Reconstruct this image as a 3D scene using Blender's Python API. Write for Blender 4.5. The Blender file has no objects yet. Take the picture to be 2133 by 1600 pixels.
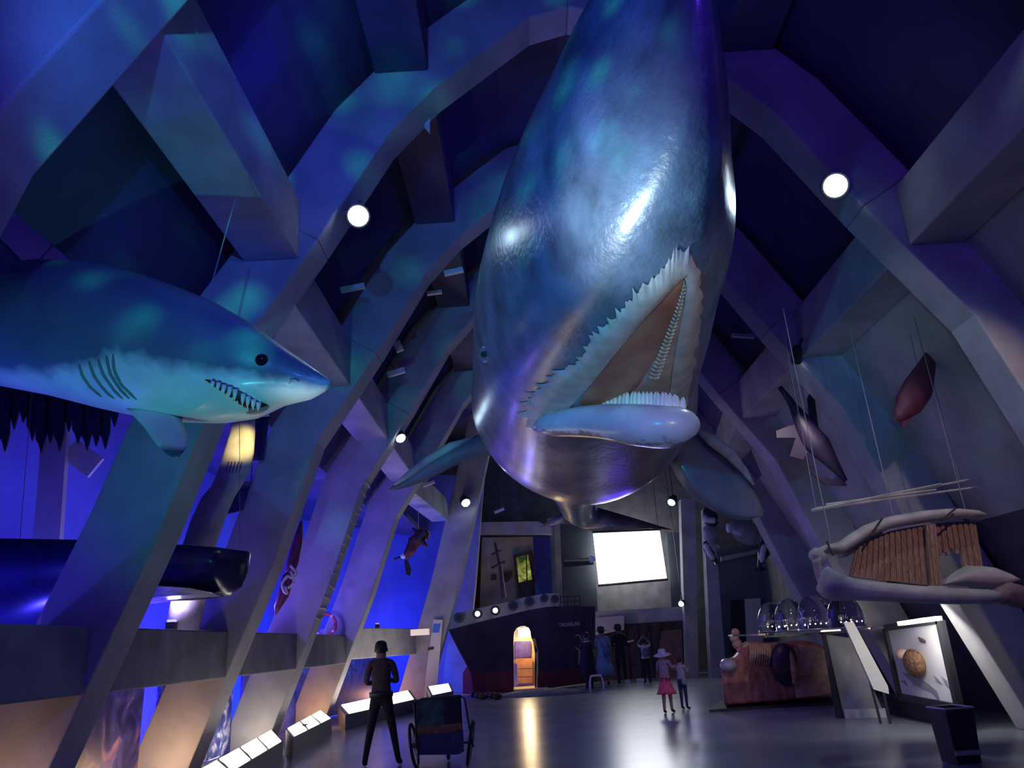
import bpy, math, random
from mathutils import Vector, Matrix, noise as mnoise
from mathutils.bvhtree import BVHTree
random.seed(7)
sc = bpy.context.scene
col = sc.collection
V = Vector

# ------------------------------------------------------------------ camera
EYE = V((0, 0, 1.55)); PITCH = math.radians(18.55); ROLL = math.radians(3.5); FPX = 1600.0
fw = V((0, math.cos(PITCH), math.sin(PITCH))); r0 = V((1, 0, 0)); u0 = r0.cross(fw)
rt = r0 * math.cos(ROLL) - u0 * math.sin(ROLL); up = r0 * math.sin(ROLL) + u0 * math.cos(ROLL)
cam = bpy.data.cameras.new('camera'); cam.sensor_width = 36; cam.lens = 36 * FPX / 2133
cam.clip_end = 200
camo = bpy.data.objects.new('camera', cam); col.objects.link(camo)
camo.matrix_world = Matrix((
    (rt.x, up.x, -fw.x, EYE.x), (rt.y, up.y, -fw.y, EYE.y), (rt.z, up.z, -fw.z, EYE.z), (0, 0, 0, 1)))
sc.camera = camo
def ray(u, v): return fw + rt * ((u - 1066.5) / FPX) + up * ((800 - v) / FPX)
def AT(u, v, Y): d = ray(u, v); return EYE + d * (Y / d.y)          # point of that sight line at distance Y down the hall
def ATZ(u, v, Z): d = ray(u, v); return EYE + d * ((Z - EYE.z) / d.z)
def ATX(u, v, X): d = ray(u, v); return EYE + d * (X / d.x)
def FL(u, v): return ATZ(u, v, 0.0)

# ------------------------------------------------------------------ view, world, lights
vs = sc.view_settings
vs.view_transform = 'Standard'; vs.look = 'None'; vs.exposure = 0.0; vs.gamma = 1.0; vs.use_curve_mapping = False
w = bpy.data.worlds.new('world'); sc.world = w; w.use_nodes = True
w.node_tree.nodes['Background'].inputs[0].default_value = (0.03, 0.012, 0.5, 1)
w.node_tree.nodes['Background'].inputs[1].default_value = 0.12

def look(o, target):
    d = (V(target) - o.location).normalized()
    o.rotation_euler = d.to_track_quat('-Z', 'Y').to_euler()
def light(kind, name, loc, color, energy, target=None, size=0.2, angle=60, blend=0.5, gobo=None):
    l = bpy.data.lights.new(name, kind); l.color = color; l.energy = energy
    if kind == 'AREA': l.size = size
    else: l.shadow_soft_size = size
    if kind == 'SPOT': l.spot_size = math.radians(angle); l.spot_blend = blend
    o = bpy.data.objects.new(name, l); col.objects.link(o); o.location = loc
    if target is not None: look(o, target)
    if gobo:
        l.use_nodes = True; nt = l.node_tree; em = nt.nodes['Emission']
        tc = nt.nodes.new('ShaderNodeTexCoord'); mp = nt.nodes.new('ShaderNodeMapping')
        vo = nt.nodes.new('ShaderNodeTexVoronoi'); vo.inputs['Scale'].default_value = gobo[0]; vo.feature = 'SMOOTH_F1'
        cr = nt.nodes.new('ShaderNodeValToRGB')
        cr.color_ramp.elements[0].position = gobo[1]; cr.color_ramp.elements[0].color = (*gobo[2], 1)
        cr.color_ramp.elements[1].position = gobo[3]; cr.color_ramp.elements[1].color = (*gobo[4], 1)
        nt.links.new(tc.outputs['Normal'], mp.inputs[0]); nt.links.new(mp.outputs[0], vo.inputs['Vector'])
        nt.links.new(vo.outputs['Distance'], cr.inputs[0]); nt.links.new(cr.outputs[0], em.inputs[0])
    return o
# water-ripple effect projectors high behind the visitor, throwing blue and cyan on the whale and the arches
light('SPOT', 'ripple_projector', (-0.9, 0.8, 4.6), (1, 1, 1), 1000, (-1.2, 9.5, 7.2), 0.05, 74, 0.5,
      (11, 0.02, (0.02, 0.8, 0.85), 0.36, (0.01, 0.085, 0.42)))
light('SPOT', 'ripple_projector', (1.2, 1.5, 2.2), (1, 1, 1), 420, (5.6, 10.2, 4.5), 0.05, 20, 0.8,
      (14, 0.02, (0.22, 0.75, 0.8), 0.4, (0.10, 0.28, 0.45)))
light('SPOT', 'whale_projector', (-1.6, 0.6, 2.4), (1, 1, 1), 760, (0.9, 7.4, 4.6), 0.05, 42, 0.7,
      (9, 0.0, (0.04, 0.58, 0.8), 0.6, (0.015, 0.27, 0.72)))
light('SPOT', 'shark_projector', (-2.6, 2.8, 0.5), (0.07, 0.62, 0.66), 240, (-2.7, 5.7, 3.2), 0.05, 58, 0.8)
light('POINT', 'violet_fill_light', (1.0, -1.5, 5.5), (0.12, 0.035, 1.0), 420, None, 0.6)  # unseen fill lights added to tint the hall blue and violet
light('POINT', 'violet_fill_light', (-2.0, 6.3, 7.0), (0.03, 0.012, 1.0), 10, None, 0.5)
light('POINT', 'violet_fill_light', (1.0, 10.5, 8.0), (0.05, 0.015, 1.0), 16, None, 0.5)
light('POINT', 'violet_fill_light', (1.0, 17.0, 7.6), (0.05, 0.03, 1.0), 22, None, 0.5)
light('POINT', 'violet_fill_light', (2.2, 15.0, 2.6), (0.12, 0.05, 1.0), 40, None, 0.6)
light('POINT', 'violet_fill_light', (2.5, 26.0, 5.0), (0.22, 0.32, 0.75), 75, None, 0.6)

# ------------------------------------------------------------------ mesh helpers
class MB:
    def __init__(s): s.v = []; s.f = []
    def add(s, vs_, fs):
        o = len(s.v); s.v += [tuple(p) for p in vs_]; s.f += [tuple(i + o for i in f) for f in fs]; return s
    def box(s, c, d, R=None):
        c = V(c); h = V(d) / 2; pts = []
        for x in (-1, 1):
            for y in (-1, 1):
                for z in (-1, 1):
                    p = V((x * h.x, y * h.y, z * h.z))
                    if R is not None: p = R @ p
                    pts.append(c + p)
        return s.add(pts, [(0, 1, 3, 2), (4, 6, 7, 5), (0, 4, 5, 1), (2, 3, 7, 6), (0, 2, 6, 4), (1, 5, 7, 3)])
    def bar(s, a, b, w_, h_, upv=(0, 0, 1)):
        a, b = V(a), V(b); d = (b - a); L = d.length; d.normalize()
        x = d.cross(V(upv));
        if x.length < 1e-4: x = d.cross(V((0, 1, 0)))
        x.normalize(); z = x.cross(d)
        pts = []
        for p in (a, b):
            for i, j in ((-1, -1), (1, -1), (1, 1), (-1, 1)): pts.append(p + x * (i * w_ / 2) + z * (j * h_ / 2))
        return s.add(pts, [(3, 2, 1, 0), (4, 5, 6, 7), (0, 1, 5, 4), (1, 2, 6, 5), (2, 3, 7, 6), (3, 0, 4, 7)])
    def prism(s, poly, vec):
        n = len(poly); a = [V(p) for p in poly]; b = [p + V(vec) for p in a]
        fs = [tuple(range(n))[::-1], tuple(range(n, 2 * n))]
        fs += [(i, (i + 1) % n, n + (i + 1) % n, n + i) for i in range(n)]
        return s.add(a + b, fs)
    def loft(s, rings, closed=True, caps=True):
        n = len(rings[0]); o = []
        for r in rings: o += [V(p) for p in r]
        fs = []
        for k in range(len(rings) - 1):
            for i in range(n if closed else n - 1):
                j = (i + 1) % n
                fs.append((k * n + i, k * n + j, (k + 1) * n + j, (k + 1) * n + i))
        if caps and closed:
            fs.append(tuple(range(n))[::-1]); m = (len(rings) - 1) * n; fs.append(tuple(range(m, m + n)))
        return s.add(o, fs)
    def tube(s, pts, r, n=8, caps=True):
        pts = [V(p) for p in pts]; rs = r if isinstance(r, (list, tuple)) else [r] * len(pts)
        rings = []; prev = None
        for i, p in enumerate(pts):
            d = (pts[min(i + 1, len(pts) - 1)] - pts[max(i - 1, 0)]).normalized()
            if prev is None:
                a = d.cross(V((0, 0, 1)))
                if a.length < 0.1: a = d.cross(V((1, 0, 0)))
            else: a = prev - d * prev.dot(d)
            a.normalize(); prev = a; b = d.cross(a)
            rings.append([p + (a * math.cos(t) + b * math.sin(t)) * rs[i] for t in [2 * math.pi * k / n for k in range(n)]])
        return s.loft(rings, True, caps)
    def ball(s, c, r, n=12, m=8, R=None):
        c = V(c); r = V(r) if not isinstance(r, (int, float)) else V((r, r, r)); rings = []
        for k in range(m + 1):
            t = math.pi * k / m; st = max(math.sin(t), 0.02)
            ring = []
            for i in range(n):
                p = V((r.x * st * math.cos(2 * math.pi * i / n), r.y * st * math.sin(2 * math.pi * i / n), -r.z * math.cos(t)))
                ring.append(c + (R @ p if R is not None else p))
            rings.append(ring)
        return s.loft(rings)
    def lathe(s, prof, c, R=None, n=20, caps=True):
        c = V(c); rings = []
        for (r, z) in prof:
            ring = []
            for i in range(n):
                p = V((r * math.cos(2 * math.pi * i / n), r * math.sin(2 * math.pi * i / n), z))
                ring.append(c + (R @ p if R is not None else p))
            rings.append(ring)
        return s.loft(rings, True, caps)
    def build(s, name, mat, parent=None, smooth=False, local=False, bevel=0.0, subsurf=0):
        me = bpy.data.meshes.new(name); me.from_pydata(s.v, [], s.f); me.update()
        import bmesh
        bm = bmesh.new(); bm.from_mesh(me); bmesh.ops.recalc_face_normals(bm, faces=bm.faces); bm.to_mesh(me); bm.free()
        return obj(name, me, mat, parent, smooth, local, bevel, subsurf)
def obj(name, me, mat, parent=None, smooth=False, local=False, bevel=0.0, subsurf=0):
    if mat is not None and not me.materials:
        for m_ in (mat if isinstance(mat, (list, tuple)) else [mat]): me.materials.append(m_)
    if smooth: me.shade_smooth()
    o = bpy.data.objects.new(name, me); col.objects.link(o)
    if parent is not None: put(o, parent, local)
    if bevel: m_ = o.modifiers.new('b', 'BEVEL'); m_.width = bevel; m_.segments = 2; m_.limit_method = 'ANGLE'
    if subsurf: m_ = o.modifiers.new('s', 'SUBSURF'); m_.levels = subsurf; m_.render_levels = subsurf
    return o
def wm(o):
    m_ = Matrix.LocRotScale(o.location, o.rotation_euler, o.scale)
    return (wm(o.parent) @ o.matrix_parent_inverse @ m_) if o.parent else m_
def put(o, parent, local=False):
    o.parent = parent
    if not local: o.matrix_parent_inverse = wm(parent).inverted()
def tag(o, label=None, cat=None, group=None, kind=None):
    if label: o['label'] = label
    if cat: o['category'] = cat
    if group: o['group'] = group
    if kind: o['kind'] = kind
    return o
def thing(name, label, cat, loc=(0, 0, 0), group=None):
    o = bpy.data.objects.new(name, None); col.objects.link(o); o.location = loc; o.empty_display_size = 0.1
    return tag(o, label, cat, group)
def copy_tree(o, parent=None):
    c = o.copy(); col.objects.link(c)
    if parent is not None: c.parent = parent; c.matrix_parent_inverse = o.matrix_parent_inverse.copy()
    for ch in list(o.children): copy_tree(ch, c)
    return c
def cat_rom(pts, k=6):
    pts = [V(p) for p in pts]; out = []
    for i in range(len(pts) - 1):
        p0, p1, p2, p3 = pts[max(i - 1, 0)], pts[i], pts[i + 1], pts[min(i + 2, len(pts) - 1)]
        for j in range(k):
            t = j / k
            out.append(0.5 * ((2 * p1) + (p2 - p0) * t + (2 * p0 - 5 * p1 + 4 * p2 - p3) * t * t + (3 * p1 - p0 - 3 * p2 + p3) * t ** 3))
    return out + [pts[-1]]
def lerp(xs, ys, x):
    if x <= xs[0]: return ys[0]
    for i in range(len(xs) - 1):
        if x <= xs[i + 1]:
            t = (x - xs[i]) / (xs[i + 1] - xs[i]); return ys[i] * (1 - t) + ys[i + 1] * t
    return ys[-1]

# ------------------------------------------------------------------ materials
MATS = {}
def mat(name, color, rough=0.7, metal=0.0, var=0.0, scale=3.0, bump=0.0, bscale=40.0, color2=None, emit=None, es=0.0, spec=0.5, coat=0.0, stretch=None):
    m_ = bpy.data.materials.new(name); m_.use_nodes = True; nt = m_.node_tree; b = nt.nodes['Principled BSDF']
    b.inputs['Roughness'].default_value = rough; b.inputs['Metallic'].default_value = metal
    b.inputs['Specular IOR Level'].default_value = spec; b.inputs['Coat Weight'].default_value = coat; b.inputs['Coat Roughness'].default_value = 0.16
    b.inputs['Base Color'].default_value = (*color, 1)
    L = nt.links
    if var or bump or color2:
        tc = nt.nodes.new('ShaderNodeTexCoord'); mp = nt.nodes.new('ShaderNodeMapping'); L.new(tc.outputs['Object'], mp.inputs[0])
        if stretch: mp.inputs['Scale'].default_value = stretch
    if var or color2:
        n = nt.nodes.new('ShaderNodeTexNoise'); n.inputs['Scale'].default_value = scale; n.inputs['Detail'].default_value = 6
        L.new(mp.outputs[0], n.inputs['Vector'])
        cr = nt.nodes.new('ShaderNodeValToRGB'); e = cr.color_ramp.elements
        c2 = color2 or tuple(min(1, c * (1 + var)) for c in color); c1 = color if color2 else tuple(c * (1 - var) for c in color)
        e[0].position = 0.35; e[0].color = (*c1, 1); e[1].position = 0.65; e[1].color = (*c2, 1)
        L.new(n.outputs['Fac'], cr.inputs[0]); L.new(cr.outputs[0], b.inputs['Base Color'])
    if bump:
        n2 = nt.nodes.new('ShaderNodeTexNoise'); n2.inputs['Scale'].default_value = bscale; n2.inputs['Detail'].default_value = 5
        L.new(mp.outputs[0], n2.inputs['Vector'])
        bp = nt.nodes.new('ShaderNodeBump'); bp.inputs['Strength'].default_value = bump; bp.inputs['Distance'].default_value = 0.02
        L.new(n2.outputs['Fac'], bp.inputs['Height']); L.new(bp.outputs[0], b.inputs['Normal'])
    if emit: b.inputs['Emission Color'].default_value = (*emit, 1); b.inputs['Emission Strength'].default_value = es
    MATS[name] = m_; return m_
def two_tone(name, attr, ca, cb, rough, nscale=6.0, namp=0.12, soft=0.03, var=0.15, bump=0.1, bscale=30.0, coat=0.0):
    """colour ca where the point attribute is negative, cb where positive, with a ragged border"""
    m_ = mat(name, ca, rough, coat=coat); nt = m_.node_tree; b = nt.nodes['Principled BSDF']; L = nt.links
    at = nt.nodes.new('ShaderNodeAttribute'); at.attribute_name = attr
    tc = nt.nodes.new('ShaderNodeTexCoord'); n = nt.nodes.new('ShaderNodeTexNoise')
    n.inputs['Scale'].default_value = nscale; n.inputs['Detail'].default_value = 6; L.new(tc.outputs['Object'], n.inputs['Vector'])
    ma = nt.nodes.new('ShaderNodeMath'); ma.operation = 'MULTIPLY_ADD'; ma.inputs[1].default_value = namp * 2; ma.inputs[2].default_value = -namp
    L.new(n.outputs['Fac'], ma.inputs[0]); ad = nt.nodes.new('ShaderNodeMath'); ad.operation = 'ADD'
    L.new(at.outputs['Fac'], ad.inputs[0]); L.new(ma.outputs[0], ad.inputs[1])
    mr = nt.nodes.new('ShaderNodeMapRange'); mr.inputs['From Min'].default_value = -soft; mr.inputs['From Max'].default_value = soft
    L.new(ad.outputs[0], mr.inputs['Value'])
    n3 = nt.nodes.new('ShaderNodeTexNoise'); n3.inputs['Scale'].default_value = 2.3; n3.inputs['Detail'].default_value = 8; L.new(tc.outputs['Object'], n3.inputs['Vector'])
    def tint(c):
        cr = nt.nodes.new('ShaderNodeValToRGB'); e = cr.color_ramp.elements
        e[0].position = 0.3; e[0].color = (*[x * (1 - var) for x in c], 1); e[1].position = 0.7; e[1].color = (*[min(1, x * (1 + var)) for x in c], 1)
        L.new(n3.outputs['Fac'], cr.inputs[0]); return cr
    mx = nt.nodes.new('ShaderNodeMix'); mx.data_type = 'RGBA'
    L.new(mr.outputs[0], mx.inputs['Factor']); L.new(tint(ca).outputs[0], mx.inputs['A']); L.new(tint(cb).outputs[0], mx.inputs['B'])
    L.new(mx.outputs['Result'], b.inputs['Base Color'])
    n2 = nt.nodes.new('ShaderNodeTexNoise'); n2.inputs['Scale'].default_value = bscale; n2.inputs['Detail'].default_value = 6; L.new(tc.outputs['Object'], n2.inputs['Vector'])
    bp = nt.nodes.new('ShaderNodeBump'); bp.inputs['Strength'].default_value = bump; bp.inputs['Distance'].default_value = 0.02
    L.new(n2.outputs['Fac'], bp.inputs['Height']); L.new(bp.outputs[0], b.inputs['Normal'])
    return m_
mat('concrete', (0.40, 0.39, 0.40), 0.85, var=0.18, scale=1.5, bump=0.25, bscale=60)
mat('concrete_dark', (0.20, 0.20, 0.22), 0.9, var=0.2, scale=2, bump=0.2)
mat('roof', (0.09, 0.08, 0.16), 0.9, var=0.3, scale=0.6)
mat('floor', (0.27, 0.30, 0.33), 0.24, var=0.15, scale=0.8, bump=0.02, bscale=3)
mat('render_blue', (0.18, 0.22, 0.62), 0.8, var=0.2, scale=0.5)
mat('plaster', (0.34, 0.35, 0.34), 0.85, var=0.2, scale=1.2, bump=0.4, bscale=25)
mat('board_white', (0.72, 0.70, 0.68), 0.6, var=0.05, scale=2)
mat('black_paint', (0.02, 0.02, 0.025), 0.5)
mat('dark_wood', (0.06, 0.035, 0.03), 0.6, var=0.4, scale=6)
mat('steel', (0.5, 0.5, 0.52), 0.35, 0.9)
mat('dark_steel', (0.08, 0.08, 0.09), 0.45, 0.6)
mat('wire', (0.35, 0.33, 0.35), 0.5, 0.5)
mat('lamp_glow', (1, 1, 1), 0.5, emit=(0.78, 0.92, 1.0), es=8)
mat('lightbox_glow', (1, 1, 1), 0.5, emit=(1.0, 0.88, 0.72), es=4.5)
mat('screen_glow', (1, 1, 1), 0.5, emit=(1.0, 1.0, 1.0), es=3.0)
mat('tooth', (0.85, 0.85, 0.78), 0.3)
mat('bone', (0.52, 0.47, 0.40), 0.75, var=0.2, scale=4, bump=0.4, bscale=15)

# ------------------------------------------------------------------ the hall
XC = 1.0                                                    # hall axis
PROF = [(5.72, 0.0), (4.62, 2.8), (4.02, 4.6), (3.1, 6.0), (2.3, 7.35), (1.72, 8.0), (0.98, 8.6), (0.5, 8.98), (0.0, 9.12)]
def offset_prof(d):
    out = []
    for i, (x, z) in enumerate(PROF):
        a = PROF[max(i - 1, 0)]; b = PROF[min(i + 1, len(PROF) - 1)]
        t = V((b[0] - a[0], b[1] - a[1])).normalized(); n = V((t.y, -t.x))
        if i == 0: out.append((x + d / t.y * 1.0, z))
        elif i == len(PROF) - 1: out.append((0.0, z + d))
        else: out.append((x + n.x * d, z + n.y * d))
    return out
OUTER = offset_prof(0.76)
SKIN = offset_prof(0.9)
def struct(name, mb, m_, **k): return tag(mb.build(name, m_, **k), kind='structure')
struct('floor', MB().box((1, 16, -0.1), (24, 42, 0.2)), MATS['floor'])
YB, YE = 1.0, 19.2
# roof skin above the upper ring beam
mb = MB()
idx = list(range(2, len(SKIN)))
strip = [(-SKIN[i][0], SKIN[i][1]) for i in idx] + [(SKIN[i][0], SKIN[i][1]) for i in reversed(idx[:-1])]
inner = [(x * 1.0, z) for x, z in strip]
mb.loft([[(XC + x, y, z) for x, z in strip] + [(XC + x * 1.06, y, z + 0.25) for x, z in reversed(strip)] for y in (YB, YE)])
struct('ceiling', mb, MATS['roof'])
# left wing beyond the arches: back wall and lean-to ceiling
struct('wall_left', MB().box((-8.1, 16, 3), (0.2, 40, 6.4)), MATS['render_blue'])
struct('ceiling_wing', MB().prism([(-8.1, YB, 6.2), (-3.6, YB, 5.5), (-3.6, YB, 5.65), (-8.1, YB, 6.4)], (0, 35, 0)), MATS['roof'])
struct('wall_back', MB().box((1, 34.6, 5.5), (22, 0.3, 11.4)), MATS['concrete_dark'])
def skin_wall(prof, m_, name):
    mb = MB(); mb.loft([[(XC + x + dx, y, z) for x, z in prof] for y, dx in ((YB, 0.0), (15.2, 0.0), (19.1, 0.55))]); return struct(name, mb, m_)
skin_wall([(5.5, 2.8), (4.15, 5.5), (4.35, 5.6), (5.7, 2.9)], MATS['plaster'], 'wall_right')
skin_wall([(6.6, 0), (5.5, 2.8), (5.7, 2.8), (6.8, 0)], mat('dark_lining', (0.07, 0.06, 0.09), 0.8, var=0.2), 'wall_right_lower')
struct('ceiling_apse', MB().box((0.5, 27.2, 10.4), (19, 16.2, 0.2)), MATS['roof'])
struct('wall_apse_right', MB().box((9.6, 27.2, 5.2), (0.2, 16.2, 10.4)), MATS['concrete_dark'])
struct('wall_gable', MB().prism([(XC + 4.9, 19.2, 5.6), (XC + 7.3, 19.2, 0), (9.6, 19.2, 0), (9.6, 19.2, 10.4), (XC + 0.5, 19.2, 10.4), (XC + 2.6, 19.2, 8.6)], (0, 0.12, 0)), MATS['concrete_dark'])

FR_Y = [4.25, 8.2, 11.8, 15.2, 19.2]
FR_W = 0.5
def make_arch(label):
    t = thing('concrete_arch', label, 'arch', (XC, 0, 0), 'leaning concrete arches over the hall'); t['kind'] = 'structure'
    half = []
    for sgn in (-1, 1):
        k = 4
        mb = MB().loft([[(sgn * a[0], -FR_W, a[1]), (sgn * a[0], 0, a[1]), (sgn * b[0], 0, b[1]), (sgn * b[0], -FR_W, b[1])] for a, b in zip(PROF[:k], OUTER[:k])])
        mb.build('leg', MATS['concrete'], t, local=True, bevel=0.02)
        mb = MB().loft([[(sgn * a[0], -FR_W, a[1]), (sgn * a[0], 0, a[1]), (sgn * b[0], 0, b[1]), (sgn * b[0], -FR_W, b[1])] for a, b in zip(PROF[k - 1:], OUTER[k - 1:])])
        mb.build('rafter', MATS['concrete'], t, local=True, bevel=0.02)
    return t
arch0 = None
for i, y in enumerate(FR_Y):
    if arch0 is None: a = arch0 = make_arch('massive grey concrete arch leaning in from both sides of the hall')
    else: a = copy_tree(arch0)
    a.location = (XC, y, 0)
    a['label'] = ['massive concrete arch nearest the shark tail, rising out over its back',
                  'massive concrete arch passing behind the shark snout with a floodlight on each side',
                  'massive concrete arch behind the whale, next after the one at the shark snout',
                  'concrete arch with a floodlight at its elbow and ripples of light down its leg',
                  'concrete arch standing between the life ring and the hanging diver'][i]
for ch in a.children:                                        # the last arch stands wider on the display side
    if sum(v.co.x for v in ch.data.vertices) > 0: ch.location.x += 0.55
    else: a_left = ch
MB().box((0.275, -FR_W / 2, 9.5), (0.57, FR_W, 0.76)).build('crown', MATS['concrete'], a, local=True)
bays = list(zip(FR_Y[:-1], FR_Y[1:]))
for (ya, yb) in bays:
    for sgn, side in ((-1, 'blue-lit'), (1, 'display wall')):
        L = yb - FR_W - ya
        bs, bz = (3.62, 6.15) if ya < 5 and sgn < 0 else (3.82, 5.85)
        o = MB().bar((XC + sgn * bs, ya, bz), (XC + sgn * bs + (0.5 if sgn > 0 and ya > 15 else 0), ya + L, bz), 0.62, 0.75).build('spandrel_beam', MATS['concrete'], bevel=0.02)
        tag(o, 'high concrete spandrel beam spanning two arches on the ' + side + ' side', 'beam', 'high spandrel beams on the ' + side + ' side', 'structure')
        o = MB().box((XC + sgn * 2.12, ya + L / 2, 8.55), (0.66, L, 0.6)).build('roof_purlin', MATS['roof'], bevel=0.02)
        tag(o, 'dark roof purlin high up between two arches on the ' + side + ' side', 'beam', 'roof purlins on the ' + side + ' side', 'structure')
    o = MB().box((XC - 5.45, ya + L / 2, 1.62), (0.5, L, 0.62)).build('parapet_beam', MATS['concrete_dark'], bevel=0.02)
    tag(o, 'low dark concrete beam between two arches on the blue-lit side', 'beam', 'low beams on the blue-lit side', 'structure')
# lone far legs of the curved end
def far_leg(x, y, lean, label, wd=0.5, dp=0.9, h=9.0):
    t = thing('leaning_pillar', label, 'pillar', (x, y, 0)); t['kind'] = 'structure'
    dx, dy = lean
    pts = [(0, 0, 0), (dx * 0.45, dy * 0.45, 3.6), (dx, dy, h)]
    MB().loft([[V(p) + V(q) for q in ((-dp, 0, 0), (0, 0, 0), (0, wd, 0), (-dp, wd, 0))] for p in pts]).build('shaft', MATS['concrete'], t, local=True, bevel=0.02)
    return t
far_leg(-3.15, 25.0, (2.6, 0.2), 'brown-lit leaning concrete pillar in front of the blue wall next to the ship', 0.6, 0.95)
far_leg(-2.3, 28.6, (1.2, 0.2), 'slim leaning concrete pillar rising right behind the ship stern', 0.5, 0.8)

# ------------------------------------------------------------------ the whale
def sect(c, a, b, axis_dir, roll, n=40, flat=0.0, pw=2.0):
    d = V(axis_dir).normalized(); x = d.cross(V((0, 0, 1))).normalized(); z = x.cross(d)
    ring = []
    for i in range(n):
        t = 2 * math.pi * i / n
        cs, sn = math.cos(t), math.sin(t)
        r = (abs(cs) ** pw + abs(sn) ** pw) ** (-1 / pw)
        px, pz = a * cs * r, b * sn * r
        qx = px * math.cos(roll) - pz * math.sin(roll); qz = px * math.sin(roll) + pz * math.cos(roll)
        ring.append(V(c) + x * qx + z * qz)
    return ring
ST = [  # row, left, right, centre height, half height
    (-150, 1430, 1445, 5.85, 0.10), (-138, 1412, 1458, 5.85, 0.32), (-110, 1396, 1470, 5.83, 0.55), (-60, 1374, 1480, 5.8, 0.78), (0, 1342, 1488, 5.75, 0.95), (100, 1280, 1504, 5.65, 1.15), (250, 1176, 1517, 5.5, 1.3),
    (370, 1110, 1522, 5.4, 1.38), (500, 1040, 1496, 5.3, 1.42), (620, 996, 1478, 5.2, 1.45), (700, 985, 1460, 5.1, 1.48), (780, 983, 1450, 5.0, 1.52), (840, 986, 1444, 4.95, 1.56)]
cs, aa, bb = [], [], []
for (v, l, r, z, b) in ST:
    m_ = (l + r) / 2; c = ATZ(m_, v, z); e = AT(l, v, c.y); e2 = AT(r, v, c.y)
    cs.append(c); aa.append((e2 - e).length / 2); bb.append(b)
for (u, v, y, a, b) in [(1210, 882, 13.6, 1.42, 1.32), (1205, 932, 15.4, 1.08, 1.02), (1200, 985, 17.2, 0.82, 0.72), (1200, 1030, 18.8, 0.52, 0.50), (1206, 1060, 20.2, 0.46, 0.42), (1222, 1076, 21.2, 0.34, 0.30), (1232, 1082, 21.8, 0.12, 0.12)]:
    cs.append(AT(u, v, y)); aa.append(a); bb.append(b)
cs_s = cat_rom(cs, 4); n_s = len(cs_s)
aa_s = [v.x for v in cat_rom([V((a, 0, 0)) for a in aa], 4)]; bb_s = [v.x for v in cat_rom([V((a, 0, 0)) for a in bb], 4)]
rings = []
for i, c in enumerate(cs_s):
    d = cs_s[min(i + 1, n_s - 1)] - cs_s[max(i - 1, 0)]
    d = V((d.x, d.y, d.z * 0.3))
    rings.append(sect(c, aa_s[i], bb_s[i], d, 0, 56, pw=lerp([3.0, 7.0, 10.0, 12.5, 17.0], [2.6, 2.5, 1.95, 1.75, 2.0], c.y)))
wb = MB().loft(rings)
whale = thing('sperm_whale', 'huge glossy blue-black toothed whale model hanging overhead with its mouth open', 'whale', (cs[8].x, cs[8].y, cs[8].z))
wm_ = two_tone('whale_skin', 'belly', (0.15, 0.21, 0.27), (0.30, 0.21, 0.19), 0.34, 2.2, 0.55, 0.30, var=0.5, bump=0.55, bscale=16, coat=0.8); wm_.node_tree.nodes['Principled BSDF'].inputs['Coat Roughness'].default_value = 0.24
body = wb.build('body', wm_, whale, smooth=True)
wa = body.data.attributes.new('belly', 'FLOAT', 'POINT'); wv = []
for i, c in enumerate(cs_s):
    for p in rings[i]: wv.append((c.z - p.z) / bb_s[i] * 0.9 - 0.25 - max(0.0, 9.6 - c.y) * 0.45 - max(0.0, c.y - 15.0) * 0.8)
wa.data.foreach_set('value', wv)
wbvh = BVHTree.FromPolygons([V(p) for p in wb.v], wb.f)
def on(bvh, u, v, off=0.0, default=10.0):
    d = ray(u, v).normalized(); h, n, i, t = bvh.ray_cast(EYE, d)
    if h is None:
        return AT(u, v, default)
    if n.dot(d) > 0: n = -n
    return h + n * off
def patch(bvh, outer, inner, k, off, name, m_, parent, default=10.0, thick=0.02):
    """strip of surface between two outlines, lying proud of the skin under it"""
    n = len(outer); rows = []
    for i in range(n):
        row = []
        for j in range(k + 1):
            t = j / k; u = outer[i][0] * (1 - t) + inner[i][0] * t; v = outer[i][1] * (1 - t) + inner[i][1] * t
            o_ = off * (0.15 + 0.85 * math.sin(math.pi * min(max(t, 0.0), 1.0)) ** 0.5) if 0 < t < 1 else off * 0.2
            row.append(on(bvh, u, v, o_, default))
        rows.append(row)
    mb = MB(); pts = [p for r in rows for p in r]
    fs = [(i * (k + 1) + j, i * (k + 1) + j + 1, (i + 1) * (k + 1) + j + 1, (i + 1) * (k + 1) + j) for i in range(n - 1) for j in range(k)]
    mb.add(pts, fs); return mb.build(name, m_, parent, smooth=True)
def resample(pl, n):
    ls = [0]
    for a, b in zip(pl[:-1], pl[1:]): ls.append(ls[-1] + math.hypot(b[0] - a[0], b[1] - a[1]))
    out = []
    for i in range(n):
        s = ls[-1] * i / (n - 1)
        out.append((lerp(ls, [p[0] for p in pl], s), lerp(ls, [p[1] for p in pl], s)))
    return out
mat('whale_lip', (0.62, 0.62, 0.52), 0.45, var=0.15, scale=6, bump=0.2, bscale=12)
mat('palate', (0.36, 0.13, 0.07), 0.5, color2=(0.50, 0.27, 0.15), scale=2.5, bump=0.2, bscale=10)
mat('palate_pale', (0.55, 0.50, 0.38), 0.5, var=0.15, scale=5)
mat('mouth_dark', (0.05, 0.06, 0.09), 0.5)
N = 120
outl = resample([(1122, 905), (1098, 868), (1108, 830), (1150, 790), (1210, 752), (1240, 706), (1285, 660), (1330, 612), (1385, 560), (1408, 528), (1438, 528), (1452, 560)], N)
inl = resample([(1165, 893), (1170, 865), (1195, 838), (1230, 800), (1272, 748), (1310, 702), (1350, 655), (1388, 615), (1418, 582), (1420, 578), (1424, 578), (1430, 590)], N)
rnd = random.Random(3)
jag = []
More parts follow.
